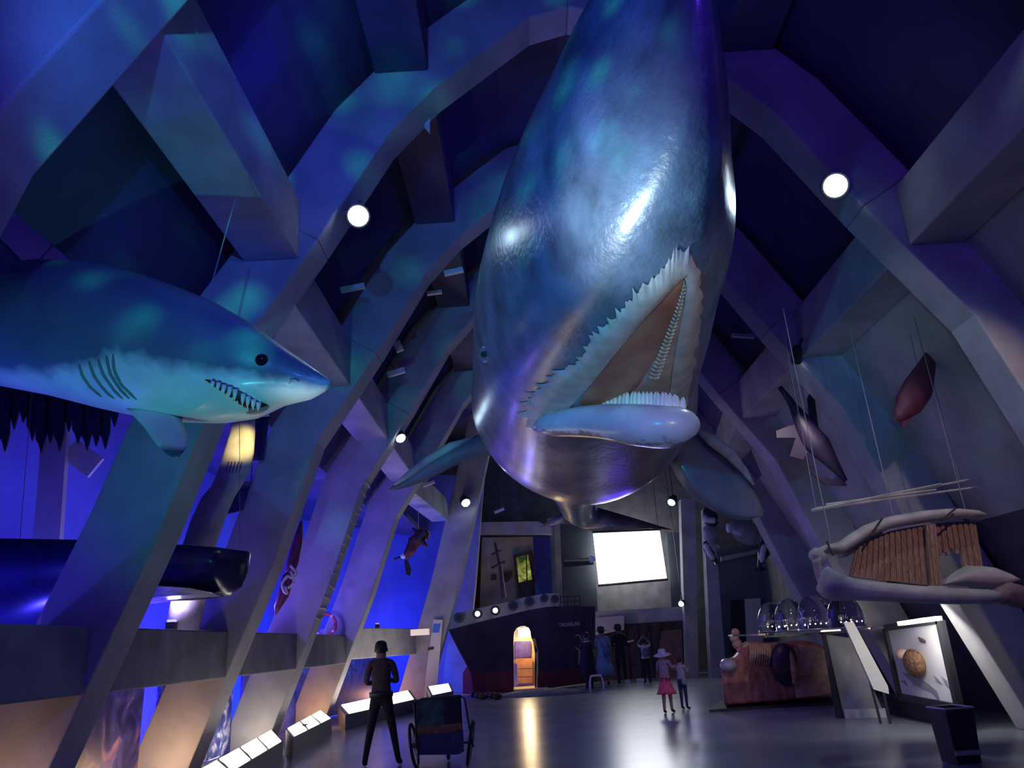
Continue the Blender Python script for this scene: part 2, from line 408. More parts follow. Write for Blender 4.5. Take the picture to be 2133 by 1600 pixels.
for i, (p, q) in enumerate(zip(outl, inl)):
    a = (rnd.random() * 0.30 + (0.35 if i % 5 == 0 else 0.0) + (0.45 if i % 23 == 11 else 0)) if 2 < i < N - 8 else 0
    jag.append((p[0] + (p[0] - q[0]) * a * 0.55, p[1] + (p[1] - q[1]) * a * 0.55))
patch(wbvh, jag, inl, 5, 0.05, 'upper_lip', MATS['whale_lip'], whale)
# far lip, coming round the other side of the snout
o2 = resample([(1452, 556), (1462, 620), (1452, 700), (1440, 780), (1428, 850)], 30); i2 = resample([(1428, 585), (1424, 640), (1412, 700), (1400, 770), (1392, 845)], 30)
o2 = [(x + rnd.random() * 10 - 3, y) for x, y in o2]
patch(wbvh, o2, i2, 4, 0.04, 'upper_lip', MATS['whale_lip'], whale)
# palate between the lips
pl = resample([(1420, 580), (1384, 622), (1350, 660), (1308, 706), (1270, 754), (1232, 802), (1205, 838), (1215, 848)], 30)
pr = resample([(1424, 582), (1412, 640), (1396, 690), (1374, 730), (1350, 772), (1330, 805), (1290, 836), (1262, 850)], 30)
patch(wbvh, pl, pr, 5, 0.012, 'palate', MATS['palate'], whale)
pr2 = resample([(1426, 586), (1424, 650), (1412, 710), (1402, 770), (1396, 820), (1392, 852), (1350, 862), (1300, 862)], 30)
patch(wbvh, pr, pr2, 5, 0.010, 'gum', MATS['palate_pale'], whale)
# small ridged sockets down the gum
for i in range(26):
    t = i / 25; u = 1424 - 62 * t ** 1.2; v = 596 + 190 * t; w_ = 5 + 17 * t
    ps = [on(wbvh, u + w_ * (s - 0.5), v + 5 * (abs(s - 0.5) * 2) ** 2 * -1.0, 0.016) for s in (0, 0.25, 0.5, 0.75, 1)]
    MB().tube(ps, 0.008 + 0.008 * t, 5).build('tooth_socket', MATS['palate_pale'], whale, smooth=True)
# lower jaw hanging open towards the visitor
surf = lambda u, v: on(wbvh, u, v, 0)
jp = [(1120, 892, 8, 0.35), (1150, 886, 22, 0.05), (1205, 880, 30, -0.25), (1265, 880, 36, -0.55), (1330, 886, 42, -0.85), (1385, 890, 41, -1.0), (1420, 888, 34, -1.0), (1436, 884, 14, -0.95)]
base_y = surf(1200, 880).y
jrings = []; jc = []
for (u, v, h, dy) in jp:
    y = min(surf(u, v).y, base_y) + dy
    c = AT(u, v, y); hw = (AT(u, v - h, y) - AT(u, v + h, y)).length / 2; jc.append((c, hw))
jcs = cat_rom([c for c, _ in jc], 4); jhs = [v.x for v in cat_rom([V((h, 0, 0)) for _, h in jc], 4)]
for i, c in enumerate(jcs):
    d = (jcs[min(i + 1, len(jcs) - 1)] - jcs[max(i - 1, 0)])
    jrings.append(sect(c, jhs[i] * 1.5, jhs[i], d, 0, 20, pw=2.3))
jawm = two_tone('jaw', 'pale', (0.28, 0.20, 0.19), (0.68, 0.72, 0.76), 0.32, 7.0, 0.5, 0.06, var=0.2, bump=0.15, bscale=14, coat=0.2)
jm = MB().loft(jrings); jaw = jm.build('lower_jaw', jawm, whale, smooth=True); ja = jaw.data.attributes.new('pale', 'FLOAT', 'POINT'); ja.data.foreach_set('value', [(p.z - c.z) / h + 0.55 + 0.5 * k / len(jcs) for k, (c, h, r_) in enumerate(zip(jcs, jhs, jrings)) for p in r_]); jbvh = BVHTree.FromPolygons([V(p) for p in jm.v], jm.f)
for i in range(24):
    t = i / 23; u = 1236 + 184 * t + rnd.uniform(-1.5, 1.5); v = lerp([0, 0.15, 0.6, 1], [848, 848, 850, 852], t); h = lerp([0, 0.1, 0.85, 1], [20, 34, 35, 25], t)
    y = lerp([1205, 1265, 1330, 1385, 1420, 1436], [base_y - 0.25, base_y - 0.55, base_y - 0.85, base_y - 1.0, base_y - 1.0, base_y - 0.95], u)
    b0 = AT(u, v + 8, y); b1 = AT(u + rnd.uniform(-2, 2), v - h, y - 0.02)
    MB().tube([b0, b0.lerp(b1, 0.5), b0.lerp(b1, 0.85), b1], [0.040, 0.036, 0.022, 0.005], 7).build('tooth', MATS['tooth'], jaw, smooth=True)
# ragged pale lower lip edge
# eye
ec = on(wbvh, 1012, 738, 0.0)
MB().ball(ec, (0.06, 0.06, 0.05), 14, 10).build('eye', MATS['black_paint'], whale, smooth=True)
MB().lathe([(0.10, 0.0), (0.085, 0.03), (0.065, 0.035)], ec, V((-0.6, -0.7, -0.3)).to_track_quat('Z', 'Y').to_matrix(), 16).build('eyelid', wm_, whale, smooth=True)
# flippers
def fin(up_px, lo_px, ys, name, m_, parent, thick, n=14, k=6):
    U = resample(up_px, n); Lw = resample(lo_px, n); rings = []
    for i in range(n):
        t = i / (n - 1); y = lerp([0, 1], ys, t); a = AT(*U[i], y); b = AT(*Lw[i], y - 0.05)
        th = thick * (1 - 0.8 * t); nrm = (b - a).cross(V((1, 0, 0.2)));
        nrm = V((0, -1, 0.25)).normalized(); ring = []
        for j in range(2 * k):
            s = j / k if j < k else (2 * k - j) / k
            sg = 1 if j < k else -1
            ring.append(a.lerp(b, s) + nrm * (sg * th * math.sin(math.pi * min(max(s, 0.02), 0.98)) ** 0.7))
        rings.append(ring)
    return MB().loft(rings).build(name, m_, parent, smooth=True)
mat('fin_skin', (0.30, 0.27, 0.28), 0.4, color2=(0.20, 0.20, 0.24), scale=2.5, bump=0.1, coat=0.2)
fl = fin([(1040, 880), (1000, 905), (950, 925), (880, 962), (835, 1000), (808, 1020)], [(1060, 945), (1010, 948), (950, 968), (890, 1000), (845, 1016), (812, 1024)], (11.6, 11.2), 'flipper', MATS['fin_skin'], whale, 0.14)
fr = fin([(1400, 880), (1450, 892), (1500, 925), (1545, 970), (1575, 1025), (1590, 1062)], [(1380, 930), (1405, 985), (1435, 1030), (1480, 1062), (1535, 1085), (1588, 1076)], (11.8, 11.8), 'flipper', MATS['fin_skin'], whale, 0.14)
MB().tube([AT(1448, 894, 11.62), AT(1485, 918, 11.6), AT(1520, 945, 11.6), AT(1550, 980, 11.65), AT(1570, 1010, 11.7)], [0.03, 0.10, 0.09, 0.06, 0.02], 8).build('leading_edge', MATS['whale_lip'], fr, smooth=True)
MB().tube([AT(985, 912, 11.45), AT(940, 930, 11.38), AT(890, 960, 11.3), AT(850, 990, 11.2), AT(822, 1010, 11.12)], [0.02, 0.07, 0.07, 0.05, 0.02], 8).build('leading_edge', MATS['whale_lip'], fl, smooth=True)
# tail flukes far behind
def fluke(px, y, thick):
    pts = [AT(u, v, y) for u, v in px]; nrm = V((0, -0.35, -1)).normalized()
    c = sum(pts, V()) / len(pts); mb = MB(); n = len(pts)
    mb.add([c + nrm * thick, c - nrm * thick] + pts, [(0, 2 + i, 2 + (i + 1) % n) for i in range(n)] + [(1, 2 + (i + 1) % n, 2 + i) for i in range(n)]); return mb
fluke([(1215, 1050), (1262, 1062), (1330, 1082), (1402, 1104), (1352, 1101), (1290, 1104), (1235, 1107), (1205, 1098)], 21.0, 0.12).build('fluke', wm_, whale, smooth=True)
fluke([(1188, 1060), (1160, 1074), (1120, 1100), (1165, 1088), (1210, 1094)], 21.0, 0.12).build('fluke', wm_, whale, smooth=True)
# suspension cables up to the arches
for (u, v, y) in [(1320, 160, 5.6), (1250, 620, 9.6), (1215, 860, 13.5)]:
    a = AT(u, v, y); a.z = 6.2
    MB().tube([a, V((XC, y, 9.2))], 0.012, 5).build('suspension_cable', MATS['wire'], whale)

# ------------------------------------------------------------------ the shark
TOP = [(700, 797), (690, 793), (675, 782), (640, 757), (580, 715), (520, 672), (450, 633), (380, 605), (330, 588), (280, 572), (200, 556), (100, 552), (0, 575), (-80, 620), (-160, 680), (-240, 735), (-300, 752)]
BOT = [(700, 797), (690, 801), (675, 815), (640, 830), (580, 842), (520, 866), (450, 874), (380, 871), (330, 865), (280, 857), (200, 838), (100, 812), (0, 794), (-80, 785), (-160, 780), (-240, 772), (-300, 768)]
XS = [690, 684, 675, 660, 640, 610, 580, 550, 520, 485, 450, 415, 380, 340, 300, 250, 200, 150, 100, 50, 0, -40, -80, -120, -160, -200, -240, -300]
def yof(x, L):
    xs = [p[0] for p in L][::-1]; ys = [p[1] for p in L][::-1]; return lerp(xs, ys, x)
def sy(x): return lerp([-300, 0, 690], [7.2, 6.2, 5.35], x)
rings = []
for x in XS:
    t, b = yof(x, TOP), yof(x, BOT); y = sy(x); c = AT(x, (t + b) / 2, y); h = (AT(x, t, y) - AT(x, b, y)).length / 2
    wd = h * lerp([0, 0.12, 0.5, 1.0], [0.9, 1.15, 0.95, 0.8], h)
    rings.append(sect(c, max(wd, 0.008), max(h, 0.008), V((1, -0.14, 0.02)), 0, 32, pw=2.1))
sb = MB().loft(rings)
shark = thing('great_white_shark', 'blue-grey shark model with white belly and open toothy mouth hanging by the arches', 'shark', tuple(AT(330, 720, sy(330))))
skm = two_tone('shark_skin', 'belly', (0.13, 0.17, 0.22), (0.72, 0.74, 0.70), 0.4, 5.0, 0.10, 0.05, coat=0.15)
me = bpy.data.meshes.new('body'); me.from_pydata(sb.v, [], sb.f); me.update()
at = me.attributes.new('belly', 'FLOAT', 'POINT')
def project(p):
    q = V(p) - EYE; z = q.dot(fw); return (1066.5 + FPX * q.dot(rt) / z, 800 - FPX * q.dot(up) / z)
BL = [(700, 797), (640, 802), (560, 790), (480, 775), (400, 768), (330, 752), (250, 738), (200, 745), (160, 772), (0, 772), (-300, 765)]
nb = len(XS); vals = []
for k in range(nb):
    for i in range(32):
        q = i if math.cos(2 * math.pi * i / 32) >= 0 else (16 - i) % 32
        p = sb.v[k * 32 + q]; u_, v_ = project(p); vals.append((v_ - yof(u_, BL)) * p[1] / FPX)
at.data.foreach_set('value', vals)
import bmesh
bm = bmesh.new(); bm.from_mesh(me); bmesh.ops.recalc_face_normals(bm, faces=bm.faces); bm.to_mesh(me); bm.free()
sbody = obj('body', me, skm, shark, smooth=True)
sbvh = BVHTree.FromPolygons([V(p) for p in sb.v], sb.f)
mat('gum_dark', (0.05, 0.015, 0.02), 0.4); mat('shark_gum', (0.45, 0.22, 0.24), 0.4)
mat('gill', (0.16, 0.20, 0.22), 0.6)
mu = resample([(428, 790), (455, 794), (485, 805), (515, 822), (540, 836), (556, 842)], 24); ml = resample([(430, 792), (450, 808), (478, 826), (505, 846), (528, 856), (552, 852)], 24)
mo = patch(sbvh, mu, ml, 4, 0.012, 'mouth', MATS['gum_dark'], shark)
patch(sbvh, resample([(515, 850), (530, 845), (548, 842), (558, 843)], 10), resample([(512, 862), (530, 863), (546, 860), (556, 852)], 10), 3, 0.02, 'lower_gum', MATS['shark_gum'], shark)
for i in range(9):
    u, v = mu[3 + int(i * 2.2)]; h = 11 + 11 * math.sin(math.pi * (i + 1) / 10)
    a = on(sbvh, u - 3, v, 0.015); b_ = on(sbvh, u + 4, v + 1, 0.015); c = on(sbvh, u - 2, v + h, 0.03)
    MB().tube([a.lerp(b_, 0.5), a.lerp(b_, 0.5).lerp(c, 0.6), c], [0.019, 0.014, 0.002], 6).build('tooth', MATS['tooth'], shark, smooth=True)
for i in range(6):
    u, v = ml[7 + i * 2]
    a = on(sbvh, u, v + 1, 0.015); c = on(sbvh, u + 1, v - 9, 0.03)
    MB().tube([a, a.lerp(c, 0.6), c], [0.011, 0.008, 0.002], 6).build('tooth', MATS['tooth'], shark, smooth=True)
ec = on(sbvh, 545, 749, -0.015)
ey = MB().ball(ec, 0.05, 16, 12).build('eye', mat('shark_eye', (0.004, 0.004, 0.006), 0.05), shark, smooth=True)
gl = [[(165, 758), (172, 782), (188, 805), (212, 826)], [(186, 752), (196, 782), (216, 810), (238, 830)], [(205, 748), (216, 780), (238, 812), (256, 830)], [(222, 742), (230, 778), (250, 810), (270, 830)], [(236, 738), (238, 770), (252, 800), (285, 832)]]
for g in gl:
    pts = [on(sbvh, u, v, 0.004) for u, v in resample(g, 9)]
    MB().tube(pts, [0.004] + [0.012] * 7 + [0.004], 6).build('gill_slit', MATS['gill'], shark, smooth=True)
MB().tube([on(sbvh, u, v, 0.002) for u, v in [(602, 800), (606, 792), (616, 790), (624, 794)]], [0.004, 0.011, 0.011, 0.004], 6).build('nostril', MATS['gill'], shark, smooth=True)
finm = two_tone('shark_fin', 'tip', (0.72, 0.74, 0.70), (0.08, 0.10, 0.12), 0.4, 5, 0.05, 0.06)
def sfin(up_px, lo_px, ys, name, m_, tip=0.78):
    o = fin(up_px, lo_px, ys, name, m_, shark, 0.05, 14, 6); a_ = o.data.attributes.new('tip', 'FLOAT', 'POINT')
    a_.data.foreach_set('value', [(k / 13 - tip) for k in range(14) for _ in range(12)]); return o
sfin([(262, 850), (300, 890), (325, 925), (345, 945), (358, 953)], [(385, 868), (378, 872), (390, 905), (391, 930), (372, 953)], (5.7, 5.3), 'pectoral_fin', finm)
sfin([(60, 560), (20, 515), (-30, 470), (-60, 450)], [(-60, 612), (-60, 550), (-68, 490), (-66, 454)], (6.3, 6.3), 'dorsal_fin', skm, 2)
sfin([(-285, 755), (-320, 690), (-360, 610), (-380, 560)], [(-305, 762), (-345, 720), (-370, 640), (-386, 565)], (7.2, 7.3), 'tail_fin', skm, 2)
sfin([(-285, 760), (-315, 800), (-345, 850), (-360, 880)], [(-305, 760), (-345, 810), (-360, 850), (-366, 882)], (7.2, 7.3), 'tail_fin', skm, 2)
for x in (430, 60):
    a = AT(x, yof(x, TOP) + 6, sy(x)); MB().tube([a, V((a.x + 0.1, a.y + 0.2, 5.4))], 0.006, 5).build('suspension_wire', MATS['wire'], shark)

# ------------------------------------------------------------------ left side: light boxes, murals, hanging models
def lightbox(back, front, n, label, zt=0.30, split=None):
    b0, b1 = ATZ(*back[0], zt + 0.1), ATZ(*back[1], zt + 0.1); f0, f1 = ATZ(*front[0], zt), ATZ(*front[1], zt)
    t = thing('light_box', label, 'light box', (f0.x, f0.y, 0), 'floor light boxes along the arches')
    def g(p): return V((p.x, p.y, 0))
    e = 0.06
    d = (f1 - f0).normalized()
    B0, B1, F0, F1 = b0 - d * e, b1 + d * e, f0 - d * e, f1 + d * e
    MB().add([B0, B1, F1, F0, g(B0), g(B1), g(F1), g(F0)], [(0, 1, 2, 3), (4, 7, 6, 5), (0, 4, 5, 1), (1, 5, 6, 2), (2, 6, 7, 3), (3, 7, 4, 0)]).build('case', MATS['case_grey'], t)
    up_ = V((0, 0, 0.012))
    for i in range(n):
        a, b = (i + 0.03) / n, (i + 0.97) / n
        q = [b0.lerp(b1, a), b0.lerp(b1, b), f0.lerp(f1, b), f0.lerp(f1, a)]
        q = [p * 1.0 for p in q]; c = sum(q, V()) / 4; q = [c + (p - c) * 0.93 for p in q]
        MB().prism([p + up_ * 0.2 for p in q], up_).build('light_panel', MATS['lightbox_glow'], t)
    return t
mat('case_grey', (0.10, 0.10, 0.13), 0.5, var=0.1)
lightbox([(395, 1616), (566, 1521)], [(430, 1640), (588, 1545)], 4, 'long floor light box before the arch with the white foamy mural')
lightbox([(597, 1519), (668, 1480)], [(612, 1536), (690, 1497)], 3, 'floor light box of three panels beside the leg lit by ripples')
lightbox([(705, 1470), (852, 1438)], [(722, 1489), (866, 1457)], 2, 'floor light box the standing man in dark clothes blocks')
lightbox([(890, 1431), (936, 1424)], [(899, 1449), (943, 1440)], 1, 'short floor light box right beside the ship bow', 0.42)
# murals under the low beams
def mural_mat(name, c1, c2, c3, sc_):
    m_ = mat(name, c1, 0.5); nt = m_.node_tree; L = nt.links; b = nt.nodes['Principled BSDF']
    tc = nt.nodes.new('ShaderNodeTexCoord'); vo = nt.nodes.new('ShaderNodeTexNoise'); vo.inputs['Scale'].default_value = sc_; vo.inputs['Detail'].default_value = 9; vo.inputs['Distortion'].default_value = 1.5
    cr = nt.nodes.new('ShaderNodeValToRGB'); e = cr.color_ramp.elements; e[0].position = 0.38; e[0].color = (*c1, 1); e[1].position = 0.68; e[1].color = (*c3, 1)
    k = e.new(0.54); k.color = (*c2, 1)
    L.new(tc.outputs['Object'], vo.inputs['Vector']); L.new(vo.outputs['Fac'], cr.inputs[0]); L.new(cr.outputs[0], b.inputs['Base Color']); return m_
mural_mat('mural_coral', (0.01, 0.01, 0.10), (0.05, 0.05, 0.25), (0.35, 0.18, 0.22), 2.2)
mural_mat('mural_foam', (0.02, 0.03, 0.25), (0.10, 0.12, 0.45), (0.85, 0.85, 0.9), 3.0)
mural_mat('mural_reef', (0.01, 0.02, 0.30), (0.02, 0.05, 0.55), (0.05, 0.12, 0.7), 3.0)
mural_mat('mural_deep', (0.03, 0.04, 0.30), (0.04, 0.06, 0.42), (0.10, 0.13, 0.55), 1.0)
for (ya, yb), m_, lab in zip(bays, ['mural_coral', 'mural_coral', 'mural_foam', 'mural_reef'],
        ['dark coral mural panel below the low beam nearest the shark tail', 'dark coral reef mural under the low beam by the hanging hull', 'blue mural with white foam behind the long floor light box', 'bright blue reef mural behind the standing man']):
    L_ = yb - FR_W - ya
    tag(MB().box((XC - 6.35, ya + L_ / 2, 0.66), (0.05, L_, 1.3)).build('mural_panel', MATS[m_]), lab, 'mural')
o = MB().add([(-5.6, 19.3, 0.02), (-4.5, 24.6, 0.02), (-4.5, 24.6, 1.4), (-5.6, 19.3, 1.4), (-5.65, 19.3, 0.02), (-4.55, 24.65, 0.02), (-4.55, 24.65, 1.4), (-5.65, 19.3, 1.4)], [(0, 1, 2, 3), (4, 7, 6, 5), (0, 4, 5, 1), (1, 5, 6, 2), (2, 6, 7, 3), (3, 7, 4, 0)]).build('mural_panel', MATS['mural_reef'])
tag(o, 'glowing blue reef mural between the last arch and the pillar by the ship', 'mural')
# beams running on to the lone pillar
o = MB().bar((-3.05, 19.2, 5.75), (-2.6, 25.0, 5.75), 0.55, 0.7).build('spandrel_beam', MATS['concrete'], bevel=0.02)
tag(o, 'high concrete beam from the last arch to the pillar above the hanging diver', 'beam', kind='structure')
o = MB().bar((-4.75, 19.2, 1.75), (-3.65, 25.2, 1.75), 0.45, 0.75).build('parapet_beam', MATS['concrete'], bevel=0.02)
tag(o, 'pale low concrete beam behind the head of the standing man', 'beam', kind='structure')
# blue wall closing the wing next to the ship
struct('wall_apse', MB().add([(-8, 27.5, 0), (-2.0, 30.5, 0), (-2.0, 30.5, 8), (-8, 27.5, 8), (-8, 27.7, 0), (-2.0, 30.7, 0), (-2.0, 30.7, 8), (-8, 27.7, 8)], [(0, 1, 2, 3), (4, 7, 6, 5), (0, 4, 5, 1), (1, 5, 6, 2), (2, 6, 7, 3), (3, 7, 4, 0)]), MATS['render_blue'])

# lamps of the blue wing: LED floods standing on the ledge behind the low beams
def wing_flood(loc, e, color=(0.02, 0.06, 1.0), group='small blue flood lamps in the wing', label='small blue LED flood lamp on the floor of the wing', sz=0.22):
    t = thing('flood_lamp', label, 'lamp', loc, group)
    x, y, z = loc
    MB().box((x, y, z + 0.06), (sz, sz, 0.12)).build('housing', MATS['black_paint'], t)
    MB().box((x, y, z + 0.135), (sz * 0.8, sz * 0.8, 0.03)).build('lens', mat('blue_lens', (0.1, 0.1, 1), 0.3, emit=color, es=1.2), t)
    light('POINT', 'flood_lamp_light', (x, y, z + 0.35), color, e, None, 0.12)
for (x, y, e, c_) in [(-6.6, 6.0, 150, (0.05, 0.05, 1.0)), (-6.6, 9.4, 130, (0.05, 0.04, 1.0)), (-6.3, 13.0, 230, (0.16, 0.08, 1.0)), (-6.3, 16.6, 330, (0.10, 0.07, 1.0)), (-5.9, 21.6, 560, (0.02, 0.07, 1.0)), (-4.3, 26.4, 330, (0.02, 0.06, 1.0))]:
    wing_flood((x, y, 0), e, c_)
# small uplights added on the low beams to tint the arch faces
for (x, y, z, e, c_) in [(-4.62, 10.4, 1.935, 20, (0.62, 0.52, 1.0)), (-4.58, 13.0, 1.935, 42, (0.26, 0.16, 1.0)), (-4.58, 17.2, 1.935, 50, (0.22, 0.15, 1.0)), (-4.2, 22.6, 2.13, 16, (0.45, 0.25, 0.5))]:
    wing_flood((x, y, z), e, c_, 'added uplights on the low beams', 'small uplight added on top of a low concrete beam', 0.11)
for (ya, yb), e, c_ in zip(bays + [(19.2, 25.4)], (10, 20, 14, 16, 22), [(1.0, 0.62, 0.36), (1.0, 0.62, 0.36), (1.0, 0.86, 0.66), (1.0, 0.52, 0.25), (1.0, 0.5, 0.3)]):  # foot lamps added for the warm glow thrown by the light boxes
    t = thing('added_foot_lamp', 'small warm foot lamp added to light the side of an arch leg', 'lamp', (-4.8 if ya < 19 else -4.2, yb - 1.05, 0), 'added warm foot lamps beside the arch legs')
    x = t.location.x
    MB().box((x, yb - 1.05, 0.05), (0.2, 0.2, 0.1)).build('housing', MATS['black_paint'], t); MB().box((x, yb - 1.05, 0.115), (0.16, 0.16, 0.03)).build('lens', mat('added_foot_lens', (1, 0.8, 0.6), 0.3, emit=c_, es=5), t)
    light('POINT', 'added_foot_light', (x, yb - 1.05, 0.32), c_, e, None, 0.1)
# hanging dark hull behind the second arch
hull = thing('hanging_boat', 'dark blue boat hull with pale painted highlight hanging behind the arch at the shark snout', 'boat', tuple(AT(430, 1200, 9.9)))
mat('hull_blue', (0.02, 0.02, 0.10), 0.25, var=0.3, scale=3, coat=0.4); mat('hull_highlight', (0.55, 0.58, 0.62), 0.25, var=0.3, scale=8, coat=0.4, stretch=(1, 8, 8))
HX = [-150, -60, 60, 180, 300, 360, 400, 430, 460, 480, 494, 504, 512, 517, 521]
rings = []; rings2 = []
for x in HX:
    t_ = lerp([-150, 0, 300, 521], [1138, 1135, 1139, 1150], x); b_ = lerp([-150, 0, 320, 420, 480, 505, 516, 521], [1345, 1335, 1254, 1250, 1240, 1222, 1195, 1160], x)
    y = 9.9; a = AT(x, t_, y); b = AT(x, b_, y); hw = lerp([-150, 300, 480, 521], [0.75, 0.65, 0.4, 0.05], x)
    ring = []
    for s in (0, 0.3, 0.6, 0.8, 0.92, 1.0):
        p = a.lerp(b, s); ring.append(p + V((0, -hw * (1 - s ** 3.0), 0)))
    for s in (0.92, 0.8, 0.6, 0.3, 0.0):
        p = a.lerp(b, s); ring.append(p + V((0, hw * (1 - s ** 3.0), 0)))
    rings.append(ring)
MB().loft(rings).build('hull', MATS['hull_blue'], hull, smooth=True)
kr = []  # pale strip puts the hull's glossy highlight into colour
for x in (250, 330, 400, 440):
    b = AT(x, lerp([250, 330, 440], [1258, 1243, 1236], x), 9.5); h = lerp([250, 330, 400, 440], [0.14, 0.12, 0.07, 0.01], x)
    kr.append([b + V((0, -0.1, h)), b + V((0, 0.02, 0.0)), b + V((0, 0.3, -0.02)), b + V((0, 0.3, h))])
MB().loft(kr).build('highlight_strip', MATS['hull_highlight'], hull)
for x in (40, 500):
    MB().tube([AT(x, 1140, 9.9), V((AT(x, 1140, 9.9).x - 0.15, 9.9, 5.4))], 0.004, 5).build('hanging_wire', MATS['wire'], hull)
# pale jawbone standing in the wing, warm spotlight at its top
jb = thing('whale_jawbone', 'tall pale curved jawbone lit yellow, standing below the shark chin', 'bone', tuple(V((AT(385, 1140, 10.6).x, 10.6, 1.935))))
js = []
for (l, r, v) in [(470, 525, 800), (484, 531, 862), (478, 532, 900), (464, 529, 945), (452, 520, 985), (440, 505, 1012), (420, 490, 1035), (398, 470, 1080), (375, 446, 1150)]:
    a, b = AT(l, v, 10.6), AT(r, v, 10.6); c = (a + b) / 2; hw = (b - a).length / 2
    js.append([c + V((math.cos(t) * hw, math.sin(t) * hw * 0.45, 0)) for t in [2 * math.pi * k / 16 for k in range(16)]])
c = js[-1]; base = sum(c, V()) / 16
js.append([V((p.x - 0.12, p.y, 1.935)) for p in c])
MB().loft(js).build('shaft', MATS['bone'], jb, smooth=True)
for k in range(5):
    u = 476 + 7 * k; MB().tube([AT(u, 962, 10.28), AT(u - 6, 985, 10.27)], 0.006, 5).build('groove', MATS['dark_wood'], jb)
jl = light('SPOT', 'jawbone_spot_light', (-2.9, 9.2, 4.6), (1.0, 0.82, 0.30), 300, AT(497, 930, 10.6), 0.05, 21, 0.9)
# rack of dark baleen plates at the far left
br = thing('baleen_rack', 'row of dark frayed baleen plates hanging below the shark belly', 'baleen', tuple(AT(120, 820, 10.2)))
MB().bar(AT(-60, 800, 10.2), AT(250, 838, 10.2), 0.12, 0.12).build('rail', MATS['dark_wood'], br)
mat('baleen', (0.03, 0.028, 0.05), 0.6, var=0.5, scale=12, bump=0.5, bscale=50, stretch=(6, 1, 1))
for k in range(15):
    u = -30 + 19 * k; y = 10.2 + 0.04 * (k % 2); ln = [930, 905, 940, 895, 880, 918, 945, 925, 940, 900, 925, 938, 930, 935, 890][k]
    t_ = lerp([-60, 250], [806, 842], u); w_ = 12
    poly = [(u - w_, t_), (u + w_, t_), (u + w_ * 0.9, ln - 35), (u + 5, ln - 12), (u + 1, ln), (u - 4, ln - 20), (u - w_ * 0.8, ln - 30)]
    MB().prism([AT(a, b, y) for a, b in poly], (0, 0.03, 0)).build('baleen_plate', MATS['baleen'], br)
t = thing('white_post', 'tall white post against the blue wall behind the baleen plates', 'post', (AT(106, 1000, 11.6).x, 11.6, 0))
a = AT(100, 1130, 11.6); bt = AT(120, 860, 11.6)
MB().loft([[p + V(q) for q in ((-0.2, -0.05, 0), (0.2, -0.05, 0), (0.2, 0.05, 0), (-0.2, 0.05, 0))] for p in (V((a.x - 0.1, 11.6, 0)), a, bt)]).build('shaft', MATS['board_white'], t)
MB().bar(V((a.x - 0.35, 11.6, 0.03)), V((a.x + 0.15, 11.6, 0.03)), 0.4, 0.06).build('foot_plate', MATS['steel'], t)
o = MB().bar(AT(145, 935, 11.7), AT(200, 975, 11.7), 0.06, 0.35).build('slanting_rail', MATS['board_white']); tag(o, 'pale slanting rail board running down from the baleen plates', 'rail')
# squid-like model in the next bay
sq = thing('hanging_squid', 'dark red squid model with pale curling arms between two arches', 'squid', tuple(AT(610, 1190, 12.9)))
mat('squid_red', (0.16, 0.03, 0.10), 0.4, var=0.3); mat('squid_pale', (0.75, 0.70, 0.72), 0.4)
y = 12.9
MB().tube([AT(628, 1085, y), AT(620, 1130, y), AT(610, 1170, y), AT(600, 1205, y)], [0.02, 0.09, 0.10, 0.07], 12).build('mantle', MATS['squid_red'], sq, smooth=True)
MB().tube([AT(602, 1200, y), AT(590, 1240, y), AT(578, 1265, y), AT(574, 1282, y)], [0.10, 0.09, 0.06, 0.01], 10).build('arm_cluster', MATS['squid_red'], sq, smooth=True)
for pp in [[(605, 1178), (618, 1195), (612, 1205), (598, 1200), (590, 1212)], [(600, 1200), (588, 1215), (592, 1232), (598, 1236), (594, 1222)], [(606, 1190), (612, 1212), (600, 1225)]]:
    MB().tube(cat_rom([AT(u, v, y - 0.16) for u, v in pp], 4), 0.022, 6).build('arm', MATS['squid_pale'], sq, smooth=True)
MB().tube([AT(628, 1085, y), V((AT(628, 1085, y).x, y, 5.58))], 0.006, 5).build('hanging_wire', MATS['wire'], sq)
# life ring half hidden behind an arch leg
lc = AT(676, 1302, 18.2)
lr = thing('life_ring', 'red life ring standing on the low beam behind an arch leg', 'life ring', tuple(lc))
rr = [lc + V((math.cos(t), 0.25 * math.cos(t), math.sin(t))) * 0.24 for t in [2 * math.pi * k / 24 for k in range(25)]]
mat('ring_red', (0.6, 0.05, 0.04), 0.4)
MB().tube(rr, 0.035, 8).build('ring', MATS['ring_red'], lr, smooth=True)
for k in (3, 9, 15, 21): MB().tube([rr[k], rr[k] + (rr[k + 1] - rr[k]) * 0.8], 0.04, 8).build('band', MATS['board_white'], lr)
